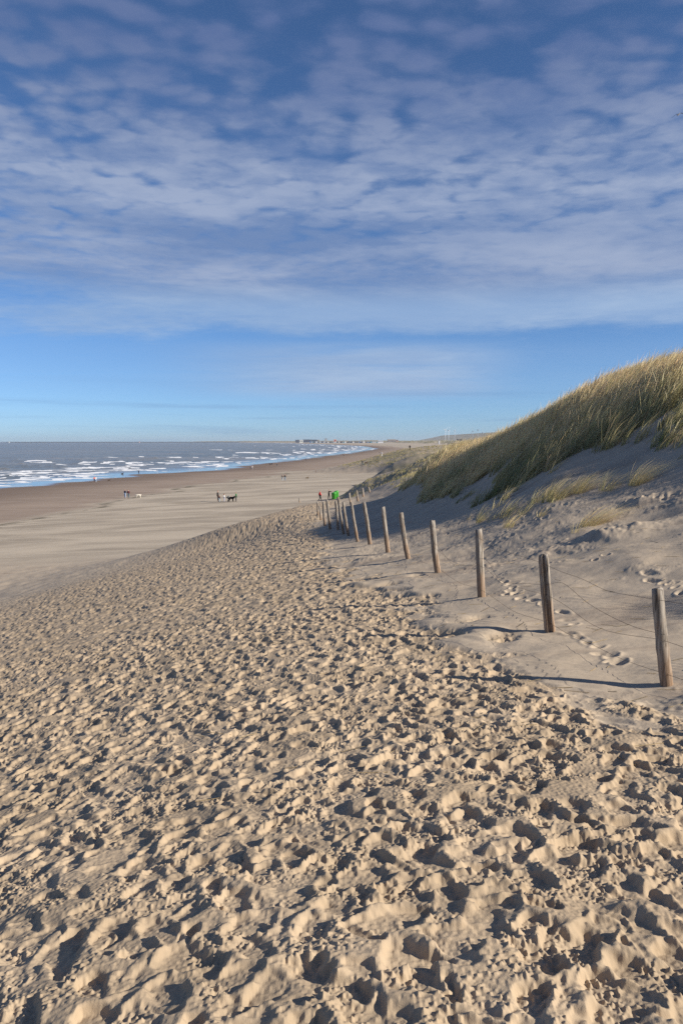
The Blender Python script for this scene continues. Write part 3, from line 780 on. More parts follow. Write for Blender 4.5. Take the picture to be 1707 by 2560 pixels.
def wood_post(name, base, top, rad, seed, parent=None, split=False, sink=.25):
    r = np.random.default_rng(seed); ns, nk = 20, 16
    L = (top - base).length; ax = (top - base).normalized()
    u = ax.cross(Vector((0, 1, 0))).normalized(); v = ax.cross(u)
    vs_, h_ = [], []
    lob = 1 + .05 * np.cos(2 * np.linspace(0, 2 * np.pi, ns, endpoint=False) + r.uniform(0, 6)) + .03 * r.standard_normal(ns)
    bx, by = r.normal(0, .012, 2)
    for k in range(nk):
        t = k / (nk - 1); hh = -sink + (L + sink) * t
        tf = hh / L
        rr = rad * (1.07 - .14 * t) * (1 + .03 * r.standard_normal())
        if k == nk - 1: rr *= .95
        bend = math.sin(math.pi * max(0, tf))
        cpt = ax * hh + u * bx * bend + v * by * bend
        for i in range(ns):
            a = 2 * math.pi * i / ns
            q = rr * lob[i] * (1 + .015 * r.standard_normal())
            if split and i in (4, 5) and k > 2: q *= .25       # the long crack faces the camera
            p = cpt + u * math.cos(a) * q + v * math.sin(a) * q
            if k == nk - 1: p = p + ax * .012 * r.standard_normal()
            vs_.append(p); h_.append(max(0, tf))
    f = []
    for k in range(nk - 1):
        for i in range(ns):
            a = k * ns + i; b = k * ns + (i + 1) % ns; f.append((a, b, b + ns, a + ns))
    top_c = len(vs_); vs_.append(ax * (L + .01) + u * bx * 0); h_.append(1)
    t0 = (nk - 1) * ns
    for i in range(0, ns, 2):
        f.append((t0 + i, t0 + (i + 1) % ns, t0 + (i + 2) % ns, top_c))
    o = mesh_np(name, [tuple(q) for q in vs_], f, WOOD, parent, attrs={'h': h_})
    o.location = base
    return o, base, ax, L

POSTS = [(1666, 1712, 1642, 1473, 33, 6.7), (1374, 1588, 1357, 1388, 27, 9.0), (1203, 1504, 1196, 1325, 20.5, 11.8),
         (1094, 1440, 1080, 1302, 15.5, 15.4), (1020, 1400, 1002, 1283, 13.5, 19.1), (970, 1380, 957, 1268, 11.5, 21.8),
         (925, 1358, 909, 1256, 10, 25.6), (894, 1350, 878, 1256, 8, 28), (871, 1338, 858, 1256, 7.5, 31), (859, 1332, 845, 1243, 6.5, 32.3),
         (845, 1327, 839, 1253, 7.5, 34), (825, 1323, 817, 1250, 6.5, 36), (812, 1315, 808, 1255, 6.5, 39), (802, 1301, 798, 1265, 4, 44),
         (795, 1289, 793, 1255, 4, 48), (877, 1262, 873, 1233, 4, 60), (895, 1252, 891, 1227, 4, 66), (908, 1241, 906, 1220, 4, 71), (924, 1230, 921, 1218, 4, 75)]
fence = empty('wire_fence', P(1374, 1588, 9.0))
tag(fence, 'fence of leaning weathered round posts and thin rusty wire beside the trodden sandy path', 'fence')
FINFO = []
fl_ = Vector(fence.location)
for i, (bx, by, tx, ty, wpx, d) in enumerate(POSTS):
    x, y, z = on_ground(bx, by, d)
    base = Vector((x, y, ground_z(x, y) - .01))
    h = (by - ty) / F * y * 1.0
    top = P(tx, ty, y - (.03 if i % 2 else -.04))
    rad = max(wpx, 5) / F * y / 2
    o, b, ax, L = wood_post('post', base, top, rad, 300 + i, None, split=(i == 1))
    o.parent = fence; o.location = base - fl_
    FINFO.append((base, ax, L, rad))
# one more post stands just outside the right edge, where the wires run on to
x, y = 3.7, 4.6
base = Vector((x, y, ground_z(x, y) - .01)); o, b, ax, L = wood_post('post', base, base + Vector((-.04, .02, .85)), .055, 399)
o.parent = fence; o.location = base - fl_
FINFO.insert(0, (base, ax, L, .055))

def wire(name, pts, rad, parent):
    pts = np.array(pts, float)
    t = np.arange(len(pts)); tt = np.linspace(0, len(pts) - 1, (len(pts) - 1) * 3 + 1)
    q = np.stack([np.interp(tt, t, pts[:, i]) for i in range(3)], -1)
    for _ in range(2): q[1:-1] = (q[:-2] + 2 * q[1:-1] + q[2:]) / 4
    tg = np.gradient(q, axis=0); tg /= np.linalg.norm(tg, axis=1, keepdims=True) + 1e-9
    u = np.cross(tg, [0, 0, 1.0]); u /= np.linalg.norm(u, axis=1, keepdims=True) + 1e-6; v = np.cross(u, tg)
    an = np.arange(6) * math.pi / 3
    V3 = q[:, None] + rad * (np.cos(an)[None, :, None] * u[:, None] + np.sin(an)[None, :, None] * v[:, None])
    n = len(q); ix = np.arange(n * 6).reshape(n, 6); nx = np.roll(ix, -1, 1)
    f = np.stack([ix[:-1], nx[:-1], nx[1:], ix[1:]], -1).reshape(-1, 4)
    return mesh_np(name, V3.reshape(-1, 3), f, WIRE, parent)
for wi, (fr, sag, rad) in enumerate([(.90, .05, .0017), (.50, .10, .0017), (.14, .06, .0017)]):
    pts = []; r = random.Random(40 + wi)
    for k in range(len(FINFO)):
        b, ax, L, pr = FINFO[k]
        p = b + ax * (L * fr) + Vector((-pr * .2, -pr * 1.02, 0))
        if k: 
            q0 = pts[-1]
            for t in (.2, .4, .6, .8):
                m = q0.lerp(p, t) + Vector((r.uniform(-.02, .02), 0, -sag * 4 * t * (1 - t) * (1 + r.uniform(-.3, .5)) + r.uniform(-.012, .012)))
                if k < 16:
                    m.z = max(m.z, ground_z(m.x, m.y) + .01)
                pts.append(m)
        pts.append(p)
    wire('wire', [tuple(p - fl_) for p in pts], rad, fence)
# the loose strand that loops between the nearer posts
def loose(seq, rad=.0019):
    pts = []
    for k, fr, dz in seq:
        i = int(k); t = k - i
        b0, a0, L0, r0 = FINFO[i]; b1, a1, L1, r1 = FINFO[min(i + 1, len(FINFO) - 1)]
        p = (b0 + a0 * L0 * fr).lerp(b1 + a1 * L1 * fr, t) + Vector((0, -.06, dz))
        p.z = max(p.z, ground_z(p.x, p.y) + .008)
        pts.append(p)
    wire('loose_wire', [tuple(p - fl_) for p in pts], rad, fence)
loose([(1, .55, 0), (1.2, .50, .0), (1.4, .50, .02), (1.6, .58, .0), (1.75, .70, 0), (1.85, .74, .0), (2, .62, 0), (2.2, .52, .03), (2.5, .42, 0), (2.7, .38, .0), (2.85, .62, 0), (3, .60, 0)])
loose([(3, .60, 0), (3.15, .42, 0), (3.4, .36, 0), (3.6, .30, 0), (3.8, .45, 0), (4, .62, 0), (4.3, .45, 0), (4.6, .38, 0), (5, .5, 0)])
loose([(6, .8, 0), (6.2, .5, 0), (6.5, .35, 0), (6.8, .45, .0), (7, .7, 0), (7.3, .85, .0), (7.6, .4, 0), (8, .5, 0)])

# lone stump on the beach
x, y, z = on_ground(749, 1256, 122); 
o, *_ = wood_post('wooden_stake', Vector((x, y, z)), Vector((x - .04, y, z + .68)), .11, 500)
tag(o, 'short thick wooden stake standing alone on the flat beach left of the person in red', 'stake')

# ------------------------------------------------------------------ people
_mc = {}
def flat(name, c, rough=.8):
    k = (name, c)
    if k not in _mc:
        m, g, bs = new_mat(name)
        geo = g.n('ShaderNodeNewGeometry').outputs['Position']
        g.put(bs.inputs['Base Color'], g.mix(g.noise(geo, 14, 4, .6), tuple(x * .8 for x in c), tuple(min(1, x * 1.15) for x in c)))
        bs.inputs['Roughness'].default_value = rough
        _mc[k] = m
    return _mc[k]
SKIN = (.50, .30, .22)
def skin_obj(name, verts, edges, radii, mat, parent=None, root=0, lv=1):
    me = bpy.data.meshes.new(name); me.from_pydata([tuple(v) for v in verts], edges, [])
    o = bpy.data.objects.new(name, me); col.objects.link(o)
    md = o.modifiers.new('skin', 'SKIN'); md.use_smooth_shade = True
    for i, r in enumerate(radii):
        s = me.skin_vertices[0].data[i]; s.radius = (r, r); s.use_root = (i == root)
    sb = o.modifiers.new('sub', 'SUBSURF'); sb.levels = lv; sb.render_levels = lv
    me.materials.append(mat)
    if parent: o.parent = parent
    return o

def joints(pose, H):
    """joint positions, figure faces +X, left is +Y; in metres for a 1.72 m figure, scaled"""
    J = dict(pelvis=(0, 0, .95), waist=(0, 0, 1.08), chest=(.0, 0, 1.32), neck=(.0, 0, 1.48), head=(.02, 0, 1.61), crown=(.01, 0, 1.70),
             sL=(0, .17, 1.42), eL=(-.03, .22, 1.13), hL=(.04, .20, .88), fL=(.06, .20, .78),
             sR=(0, -.17, 1.42), eR=(-.03, -.22, 1.13), hR=(.04, -.20, .88), fR=(.06, -.20, .78),
             pL=(0, .09, .92), kL=(.02, .10, .50), aL=(-.01, .10, .09), tL=(.15, .11, .03),
             pR=(0, -.09, .92), kR=(.02, -.10, .50), aR=(-.01, -.10, .09), tR=(.15, -.11, .03))
    if pose == 'walk':
        J.update(kL=(.16, .09, .53), aL=(.22, .09, .10), tL=(.37, .09, .06), kR=(-.04, -.09, .50), aR=(-.30, -.09, .16), tR=(-.18, -.10, .04),
                 eL=(-.16, .21, 1.16), hL=(-.12, .20, .92), fL=(-.09, .20, .83), eR=(.06, -.22, 1.15), hR=(.22, -.18, .98), fR=(.30, -.17, .92))
    if pose == 'pocket':
        J.update(eL=(-.08, .27, 1.15), hL=(.08, .17, 1.0), fL=(.13, .14, .98), eR=(-.08, -.27, 1.15), hR=(.08, -.17, 1.0), fR=(.13, -.14, .98))
    if pose == 'reach':
        J.update(eL=(.25, .15, 1.36), hL=(.50, .10, 1.40), fL=(.60, .09, 1.40), eR=(.22, -.15, 1.32), hR=(.46, -.08, 1.36), fR=(.56, -.07, 1.36),
                 kL=(.10, .09, .50), aL=(.14, .09, .09), tL=(.28, .09, .03), kR=(-.08, -.09, .50), aR=(-.18, -.09, .10), tR=(-.05, -.1, .03))
    if pose == 'lunge':
        J.update(kL=(.36, .09, .66), aL=(.34, .09, .18), tL=(.48, .09, .10), kR=(-.24, -.09, .56), aR=(-.66, -.09, .42), tR=(-.72, -.09, .28),
                 chest=(.12, 0, 1.30), waist=(.05, 0, 1.07), neck=(.16, 0, 1.45), head=(.22, 0, 1.57), crown=(.23, 0, 1.66),
                 sL=(.14, .17, 1.39), eL=(.0, .22, 1.16), hL=(.2, .18, 1.02), fL=(.28, .17, 1.0), sR=(.14, -.17, 1.39), eR=(.30, -.2, 1.2), hR=(.42, -.14, 1.38), fR=(.44, -.13, 1.46))
    if pose == 'bend':
        J.update(pelvis=(-.12, 0, .84), waist=(.02, 0, .93), chest=(.22, 0, 1.02), neck=(.38, 0, 1.06), head=(.50, 0, 1.02), crown=(.58, 0, .97),
                 sL=(.30, .17, 1.0), eL=(.38, .2, .76), hL=(.52, .14, .60), fL=(.60, .12, .54), sR=(.30, -.17, 1.0), eR=(.38, -.2, .76), hR=(.52, -.14, .60), fR=(.60, -.12, .54),
                 pL=(-.12, .09, .80), kL=(.10, .10, .46), aL=(-.05, .10, .09), pR=(-.12, -.09, .80), kR=(.10, -.10, .46), aR=(-.05, -.10, .09), tL=(.1, .11, .03), tR=(.1, -.11, .03))
    k = H / 1.72
    return {a: Vector(b) * k for a, b in J.items()}, k

def person(px, py, hpx, face, pose, top, legs, hair, label, d0=None, group=None, coat=0.0, H=None, loc=None, shoes=(.05, .04, .04), cap=None, longhair=False, pack=None):
    if loc is None: x, y, z = on_ground(px, py, d0)
    else: x, y = loc; z = ground_z(x, y)
    if H is None: H = hpx / F * y
    J, k = joints(pose, H)
    names = ['pelvis', 'waist', 'chest', 'neck', 'head', 'crown', 'sL', 'eL', 'hL', 'fL', 'sR', 'eR', 'hR', 'fR', 'pL', 'kL', 'aL', 'tL', 'pR', 'kR', 'aR', 'tR']
    ix = {n: i for i, n in enumerate(names)}
    E = [('pelvis', 'waist'), ('waist', 'chest'), ('chest', 'neck'), ('neck', 'head'), ('head', 'crown'), ('chest', 'sL'), ('sL', 'eL'), ('eL', 'hL'), ('hL', 'fL'),
         ('chest', 'sR'), ('sR', 'eR'), ('eR', 'hR'), ('hR', 'fR'), ('pelvis', 'pL'), ('pL', 'kL'), ('kL', 'aL'), ('aL', 'tL'), ('pelvis', 'pR'), ('pR', 'kR'), ('kR', 'aR'), ('aR', 'tR')]
    rad = dict(pelvis=.12, waist=.11, chest=.13, neck=.055, head=.10, crown=.07, sL=.055, eL=.04, hL=.028, fL=.03, sR=.055, eR=.04, hR=.028, fR=.03,
               pL=.075, kL=.052, aL=.036, tL=.03, pR=.075, kR=.052, aR=.036, tR=.03)
    def make(nm, ns, es, grow, mat, par, root, over={}):
        ii = {n: i for i, n in enumerate(ns)}
        o = skin_obj(nm, [J[n] if n in J else over[n][0] for n in ns], [(ii[a], ii[b]) for a, b in es],
                     [((rad[n] if n in rad else 0) + grow) * k if n not in over or over[n][0] is not None and n in J and n not in over else over[n][1] * k for n in ns], mat, par, ii[root])
        return o
    body = make('person', names, E, 0, flat('skin', SKIN, .6), None, 'pelvis')
    body.location = (x, y, z); body.rotation_euler = (0, 0, face)
    tag(body, label, 'person', group)
    # jacket, with an open hem when it is a long coat
    hem = J['pelvis'] + Vector((0, 0, -(.05 + coat) * k))
    o = make('jacket', ['hem', 'waist', 'chest', 'sL', 'eL', 'hL', 'sR', 'eR', 'hR', 'neck'],
             [('hem', 'waist'), ('waist', 'chest'), ('chest', 'neck'), ('chest', 'sL'), ('sL', 'eL'), ('eL', 'hL'), ('chest', 'sR'), ('sR', 'eR'), ('eR', 'hR')],
             .022, flat('jacket cloth', top), body, 'chest', {'hem': (hem, .17), })
    ns = ['pelvis', 'pL', 'kL', 'aL', 'pR', 'kR', 'aR']
    make('trousers', ns, [('pelvis', 'pL'), ('pL', 'kL'), ('kL', 'aL'), ('pelvis', 'pR'), ('pR', 'kR'), ('kR', 'aR')], .02, flat('trouser cloth', legs), body, 'pelvis')
    hd = (J['crown'] - J['neck']).normalized(); back = Vector((-.028 * k, 0, 0))
    h0 = J['head'] + back + hd * .02 * k; h1 = J['crown'] + back * .6 + hd * .02 * k
    if longhair:
        h2 = J['neck'] + back * 3 + Vector((0, 0, -.10 * k))
        if pose == 'bend': h2 = J['head'] + Vector((.03, 0, -.22)) * k
        skin_obj('hair', [h2, h0, h1], [(0, 1), (1, 2)], [.09 * k, .108 * k, .085 * k], flat('hair', hair, .6), body, 1)
    else:
        skin_obj('hat' if cap else 'hair', [h0, h1], [(0, 1)], [.100 * k, .088 * k], flat('hat' if cap else 'hair', cap or hair, .7), body)
    for s in 'LR':
        skin_obj('shoe', [J['a' + s] + Vector((-.03, 0, -.04)) * k, J['t' + s]], [(0, 1)], [.048 * k, .042 * k], flat('shoe', shoes), body)
    if pack:
        bm = bmesh.new(); add_box(bm, (J['chest'].x - .20 * k), 0, J['chest'].z - .06, .16 * k, .30 * k, .42 * k, bevel=.04)
        bm_obj('backpack', bm, flat('pack cloth', pack), body)
    return body

def dog(px, py, Hpx, face, c, label, d0=None, H=None, head='up', grow=1.0, loc=None, group=None):
    if loc is None: x, y, z = on_ground(px, py, d0)
    else: x, y = loc; z = ground_z(x, y)
    if H is None: H = Hpx / F * y
    k = H / .62
    N = [(-.28, 0, .50), (0, 0, .50), (.24, 0, .48), (.38, 0, .60), (.48, 0, .68), (.60, 0, .65), (-.42, 0, .52), (-.54, 0, .60)]
    if head == 'down': N[3:6] = [(.38, 0, .48), (.50, 0, .42), (.60, 0, .33)]
    E = [(0, 1), (1, 2), (2, 3), (3, 4), (4, 5), (0, 6), (6, 7)]
    Rr = [.11, .11, .14, .085, .085, .04, .03, .022]
    def leg(root, pts, rs):
        b = len(N)
        for j, (p, q) in enumerate(zip(pts, rs)):
            N.append(p); Rr.append(q); E.append((root if j == 0 else b + j - 1, b + j))
    for sy in (-.10, .10):
        sft = .06 if sy > 0 else -.05
        leg(2, [(.24, sy, .36), (.22 + sft * .6, sy, .18), (.24 + sft, sy, .03), (.29 + sft, sy, .015)], [.065, .036, .028, .028])
        leg(0, [(-.26, sy, .36), (-.20 - sft * .5, sy, .26), (-.36 - sft, sy, .16), (-.31 - sft, sy, .03), (-.26 - sft, sy, .015)], [.085, .05, .03, .028, .028])
    b = len(N)
    for sy in (-.05, .05):
        hx = N[4]; N.append((hx[0] - .03, sy * 1.5, hx[2] + .09)); Rr.append(.025); E.append((4, len(N) - 1))
    o = skin_obj('dog', [Vector(p) * k for p in N], E, [q * k * grow for q in Rr], flat('fur', c, .9), None, 1)
    o.location = (x, y, z); o.rotation_euler = (0, 0, face)
    tag(o, label, 'dog', group)
    return o

BLK = (.012, .012, .015); JEAN = (.28, .38, .50); NAVY = (.02, .028, .06); BRN = (.10, .05, .03)
PI = math.pi
person(800, 1254, 28, 0.15, 'walk', (.75, .03, .03), BLK, (.03, .05, .05), 'person in a bright red jacket, dark trousers and dark cap walking towards the green bins', 121, cap=(.03, .06, .06), coat=.08)
PB = person(822, 1248.5, 25, -.1, 'reach', BLK, BLK, BRN, 'person dressed in black reaching out to the green bin', 114, cap=BLK, coat=.05)
person(917, 1225, 26, -.3, 'lunge', (.012, .013, .03), JEAN, BLK, 'person in a dark top and light jeans striding behind the last fence posts', 150, H=1.75)
# group with the black dog
person(545, 1253, 26.5, -.1, 'pocket', BLK, (.03, .02, .02), BRN, 'tall person in a long black jacket with a white scarf, left end of the group', 134, 'group around the black dog', H=1.86, coat=.1)
person(548.5, 1255.5, 17, 1.2, 'stand', (.10, .045, .04), (.40, .52, .58), BRN, 'child in a brown top and pale blue trousers in front of the tall black-coated person', 131, 'group around the black dog', H=1.17)
person(561, 1255, 20.5, .2, 'pocket', (.70, .70, .70), (.42, .46, .62), (.25, .08, .04), 'red-haired child in a white top standing alone in the middle of the group', 132, 'group around the black dog', H=1.38, longhair=True)
person(570, 1254, 15, .1, 'bend', (.26, .29, .27), (.24, .27, .27), (.13, .05, .03), 'person with long brown hair bending down to the black dog', 133, 'group around the black dog', H=1.52, longhair=True)
dog(578.5, 1254, 10, 0.15, (.008, .008, .009), 'big shaggy black dog beside the bending person', 133, head='up', H=.74, grow=1.5)
person(590.5, 1254, 23.5, PI - .2, 'stand', (.02, .13, .035), (.02, .025, .03), BRN, 'person in a long green coat at the right end of the group', 133, 'group around the black dog', H=1.62, coat=.28)
# couple with a white dog
person(313.5, 1245.5, 20, -1.9, 'pocket', NAVY, (.30, .42, .60), (.25, .13, .09), 'person in a navy coat and blue jeans, left of the couple with the white dog', None, 'couple walking with a white dog', H=1.74, coat=.08)
person(322, 1246.5, 20, -1.7, 'pocket', (.085, .008, .018), (.07, .13, .17), (.22, .12, .08), 'person in a dark red coat beside the one in navy, by the white dog', None, 'couple walking with a white dog', H=1.72, coat=.08)
dog(347, 1244.5, 9, PI, (.72, .66, .55), 'white dog sniffing the sand right of the couple', None, head='down', H=.70, grow=1.35)
# at the water
person(237, 1206, 13, -1.2, 'walk', (.62, .10, .07), (.02, .03, .07), BRN, 'person in a red jacket on the wet sand at the left water edge', None, 'pair at the left water edge', H=1.72, coat=.05)
person(240.5, 1206, 12, -1.2, 'walk', (.68, .63, .62), (.35, .50, .65), BRN, 'person in a white top half behind the one in the red jacket', None, 'pair at the left water edge', H=1.68)
dog(273.5, 1203.5, 4, PI * .1, (.06, .04, .025), 'small dark brown dog alone on the wet sand right of the red jacket', None, H=.50, grow=1.2)
def in_water(px, d): x, y, z = ray(px, 1100); return x / y * d, d
o = person(345.5, 1183, 11.5, .4, 'walk', (.012, .014, .03), (.02, .025, .05), BRN, 'dark figure wading in the shallow water at the edge of the surf', loc=in_water(345.5, 297), H=1.78); o.location.z = -.12
o = dog(304, 1182, 3, .3, (.015, .012, .01), 'black dog swimming in the shallows left of the wading figure', loc=in_water(304, 300), H=.62, grow=1.2); o.location.z = -.25
# middle distance
person(626.5, 1174, 8, -1.4, 'walk', (.10, .08, .08), (.06, .07, .10), BRN, 'left of two walkers near the water, the darker one', None, 'pair of walkers near the water', H=1.75)
person(631, 1174, 8, -1.4, 'walk', (.55, .50, .47), (.30, .30, .34), BRN, 'right of two walkers near the water, in a pale top', None, 'pair of walkers near the water', H=1.75)
person(680, 1163, 7.5, 0, 'bend', NAVY, (.03, .03, .05), BLK, 'person stooping at the water edge beside a dark dog', None, H=1.8)
dog(676, 1163, 4, PI, (.05, .04, .04), 'dark dog at the water edge beside the stooping person', None, H=.8, grow=1.3)
person(693, 1168, 8, .5, 'walk', (.10, .11, .14), (.15, .17, .2), BRN, 'lone grey walker right of the stooping person', None, H=1.78)
person(764, 1153, 7, .3, 'walk', (.03, .02, .05), (.05, .05, .08), BRN, 'lone dark figure at the water edge in the middle of the bay', None, H=1.85)
person(706, 1203, 15, -1.5, 'pocket', (.15, .12, .10), (.40, .46, .50), (.2, .12, .08), 'person in a taupe coat, left of the couple in mid beach', None, 'couple in mid beach', H=1.72, coat=.1)
person(712.5, 1203, 15, -1.5, 'pocket', (.03, .028, .03), (.18, .25, .33), BRN, 'person in a black coat, right of the couple in mid beach', None, 'couple in mid beach', H=1.78, coat=.08)
dog(768, 1198, 4, .2, (.11, .07, .03), 'small brown dog alone on the dry beach right of the couple', None, H=.52, grow=1.3)
person(789.5, 1183, 6, 0, 'stand', (.10, .05, .04), (.12, .06, .05), BRN, 'small child in brown alone on the beach behind the red-jacketed person', None, H=1.05)
person(859, 1141, 7, .1, 'walk', BLK, BLK, BRN, 'tiny dark walker close to the far water edge', None, 'tiny far walkers', H=1.8)
person(906, 1164, 9, .1, 'walk', (.015, .03, .03), (.05, .09, .11), BRN, 'dark walker by the wrack line with a brown dog', None, H=1.78)
dog(915, 1160.5, 3.5, .3, (.05, .03, .015), 'brown dog just right of the dark walker by the wrack line', None, H=.66, grow=1.4)
person(910, 1131, 4.5, .1, 'walk', BLK, (.02, .02, .04), BRN, 'tiny dark walker at the inner corner of the bay', None, 'tiny far walkers', H=1.9)
person(948, 1134, 4.5, .5, 'walk', (.02, .02, .05), BLK, BRN, 'tiny dark walker on the sand right of the bay corner', None, 'tiny far walkers', H=1.9)
person(954, 1142, 5.5, .5, 'walk', (.80, .78, .74), (.70, .68, .66), BRN, 'tiny walker all in white on the far sand', None, 'tiny far walkers', H=1.8)
for a, b, lb in ((979, 1122, 'tiny dark walker far right on the sand, left of two'), (1024, 1126, 'tiny dark walker far right on the sand, right of two')):
    person(a, b, 4, .5, 'walk', (.03, .04, .04), BLK, BRN, lb, None, 'tiny far walkers', H=1.9)

# ------------------------------------------------------------------ green litter bins
def bin_(loc, rad, h, label):
    root = empty('litter_bin', loc); tag(root, label, 'litter bin', 'pair of green litter bins')
    GM = flat('green plastic', (.06, .35, .04), .35); DK = flat('dark green plastic', (.015, .15, .02), .4)
    bm = bmesh.new(); n = 24
    prof = [(0, .84), (.02, .90), (h * .70, 1.0), (h * .72, 1.04), (h * .76, 1.04), (h * .76, .99), (h * .80, .99)]
    rings = []
    for z, q in prof:
        rings.append([bm.verts.new((rad * q * math.cos(2 * PI * i / n) * (1 + (.015 if i % 4 == 0 else 0)), rad * q * math.sin(2 * PI * i / n), z)) for i in range(n)])
    for a, b in zip(rings, rings[1:]):
        for i in range(n): bm.faces.new((a[i], a[(i + 1) % n], b[(i + 1) % n], b[i]))
    bm.faces.new(rings[0][::-1])
    bm_obj('barrel', bm, GM, root, True)
    bm = bmesh.new(); rings = []
    for z, q in [(h * .80, 1.05), (h * .86, 1.07), (h * .93, .90), (h * .98, .55), (h, .12)]:
        rings.append([bm.verts.new((rad * q * math.cos(2 * PI * i / n), rad * q * math.sin(2 * PI * i / n), z + .03 * math.cos(2 * PI * i / n))) for i in range(n)])
    for a, b in zip(rings, rings[1:]):
        for i in range(n): bm.faces.new((a[i], a[(i + 1) % n], b[(i + 1) % n], b[i]))
    bm.faces.new(rings[-1]); bm.faces.new(rings[0][::-1])
    lid = bm_obj('lid', bm, GM, root, True)
    bm = bmesh.new(); add_tube(bm, (-.08, 0, h * .99), (.08, 0, h * .99), .02); bm_obj('handle', bm, flat('grey metal', (.3, .32, .36)), lid)
    bm = bmesh.new()
    bmesh.ops.create_cone(bm, cap_ends=False, segments=n, radius1=rad * 1.055, radius2=rad * 1.055, depth=.05, matrix=Matrix.Translation((0, 0, h * .735)))
    bm_obj('rim_band', bm, DK, root, True)
    return root
x, y, z = on_ground(835, 1247.5, 113)
bin_((x, y, z - .02), .40, 1.12, 'bright green round litter bin, the front one of the two, beside the black-clad person')
bin_((x + .36, y + .66, ground_z(x + .36, y + .66) - .02), .36, 1.16, 'bright green round litter bin half hidden behind the front one')
b = empty('litter_bin_post', (0, 0, 0)) if False else None

# ------------------------------------------------------------------ wind turbines
def turbine(px, hub_y, base_y, d, rot, yaw, blade_px, label, c=(.75, .77, .80)):
    hub = P(px, hub_y, d); R_ = blade_px / F * d
    root = empty('wind_turbine', (hub.x, hub.y, 6)); tag(root, label, 'wind turbine', 'wind turbines beyond the far dunes')
    H = hub.z - 6; m = flat('turbine paint', c, .5)
    bm = bmesh.new(); add_tube(bm, (0, 0, -2), (0, 0, H - 1), .020 * H, .011 * H, 16); bm_obj('tower', bm, m, root, True)
    nac = empty('nacelle_group') if False else None
    bm = bmesh.new(); add_box(bm, 0, 1.5, 0, H * .045, H * .11, H * .045, bevel=.4)
    n = bm_obj('nacelle', bm, m, root); n.location = (0, 0, H); n.rotation_euler = (0, 0, yaw)
    bm = bmesh.new(); bmesh.ops.create_uvsphere(bm, u_segments=12, v_segments=8, radius=H * .028); hb = bm_obj('hub', bm, m, root, True)
    hb.location = Vector((math.sin(yaw), -math.cos(yaw), 0)) * H * .06 + Vector((0, 0, H)); hb.rotation_euler = (0, 0, yaw)
    for k in range(3):
        bm = bmesh.new(); rows = []
        for t, cw, th in [(0, .028, .022), (.06, .03, .02), (.2, .075, .014), (.5, .05, .009), (.8, .03, .006), (1, .008, .003)]:
            cw *= R_; th *= R_
            rows.append([bm.verts.new(v) for v in ((-cw * .35, 0, t * R_), (0, -th, t * R_), (cw * .65, 0, t * R_), (0, th, t * R_))])
        for a, b in zip(rows, rows[1:]):
            for i in range(4): bm.faces.new((a[i], a[(i + 1) % 4], b[(i + 1) % 4], b[i]))
        bm.faces.new(rows[0][::-1]); bm.faces.new(rows[-1])
        bl = bm_obj('blade', bm, m, hb, True); bl.rotation_euler = (0, rot + k * 2 * PI / 3, 0)
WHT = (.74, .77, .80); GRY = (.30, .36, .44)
turbine(1113, 1074.5, 1103, 3200, R(42), .35, 10, 'white wind turbine with a Y-shaped rotor, leftmost and brightest', WHT)
turbine(1121, 1076, 1103, 3500, R(8), .9, 9.5, 'white wind turbine just right of the leftmost one, partly behind it', WHT)
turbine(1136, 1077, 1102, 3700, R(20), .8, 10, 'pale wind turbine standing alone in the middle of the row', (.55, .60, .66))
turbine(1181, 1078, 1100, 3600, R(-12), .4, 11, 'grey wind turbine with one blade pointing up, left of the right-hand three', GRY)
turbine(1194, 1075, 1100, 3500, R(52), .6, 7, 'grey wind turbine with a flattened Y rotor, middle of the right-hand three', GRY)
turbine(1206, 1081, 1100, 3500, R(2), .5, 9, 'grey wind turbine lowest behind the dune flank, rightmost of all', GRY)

# ------------------------------------------------------------------ far shore: town, breakwater, boats
def house(name, px, py_b, py_t, wpx, d, wall, roof, label, cat, flat_roof=True, windows=0, group=None, depth=14):
    b = P(px, py_b, d); t = P(px, py_t, d); W = wpx / F * d; zb = base_ground(np.array([[b.x]]), np.array([[d]]))[0][0, 0]
    z0 = min(zb, b.z) - 1; Hh = t.z - z0
    root = empty(name, (b.x, d, z0)); tag(root, label, cat, group)
    wm = flat('render', wall); rm = flat('roofing', roof)
    if flat_roof:
        bm = bmesh.new(); add_box(bm, 0, 0, Hh * .46, W, depth, Hh * .92); bm_obj('wall', bm, wm, root)
        bm = bmesh.new(); add_box(bm, 0, 0, Hh * .96, W * 1.03, depth * 1.05, Hh * .08); bm_obj('roof', bm, rm, root)
    else:
        bm = bmesh.new(); add_box(bm, 0, 0, Hh * .35, W, depth, Hh * .7); bm_obj('wall', bm, wm, root)
        bm = bmesh.new(); v = [bm.verts.new(q) for q in ((-W * .55, -depth * .55, Hh * .7), (W * .55, -depth * .55, Hh * .7), (W * .55, depth * .55, Hh * .7), (-W * .55, depth * .55, Hh * .7), (-W * .5, 0, Hh), (W * .5, 0, Hh))]
        for q in ((0, 1, 5, 4), (2, 3, 4, 5), (0, 4, 3), (1, 2, 5), (3, 2, 1, 0)): bm.faces.new([v[i] for i in q])
        bm_obj('roof', bm, rm, root)
    for i in range(windows):
        bm = bmesh.new(); ww = W / windows
        add_box(bm, -W / 2 + ww * (i + .5), -depth / 2 - .15, Hh * .55, ww * .62, .3, Hh * .28); bm_obj('window', bm, flat('dark glass', (.05, .06, .08), .2), root)
    return root
DB = (.06, .075, .11)
house('apartment_block', 747, 1104, 1099.4, 17, 6400, DB, DB, 'dark low apartment block at the left end of the far town', 'building', windows=5)
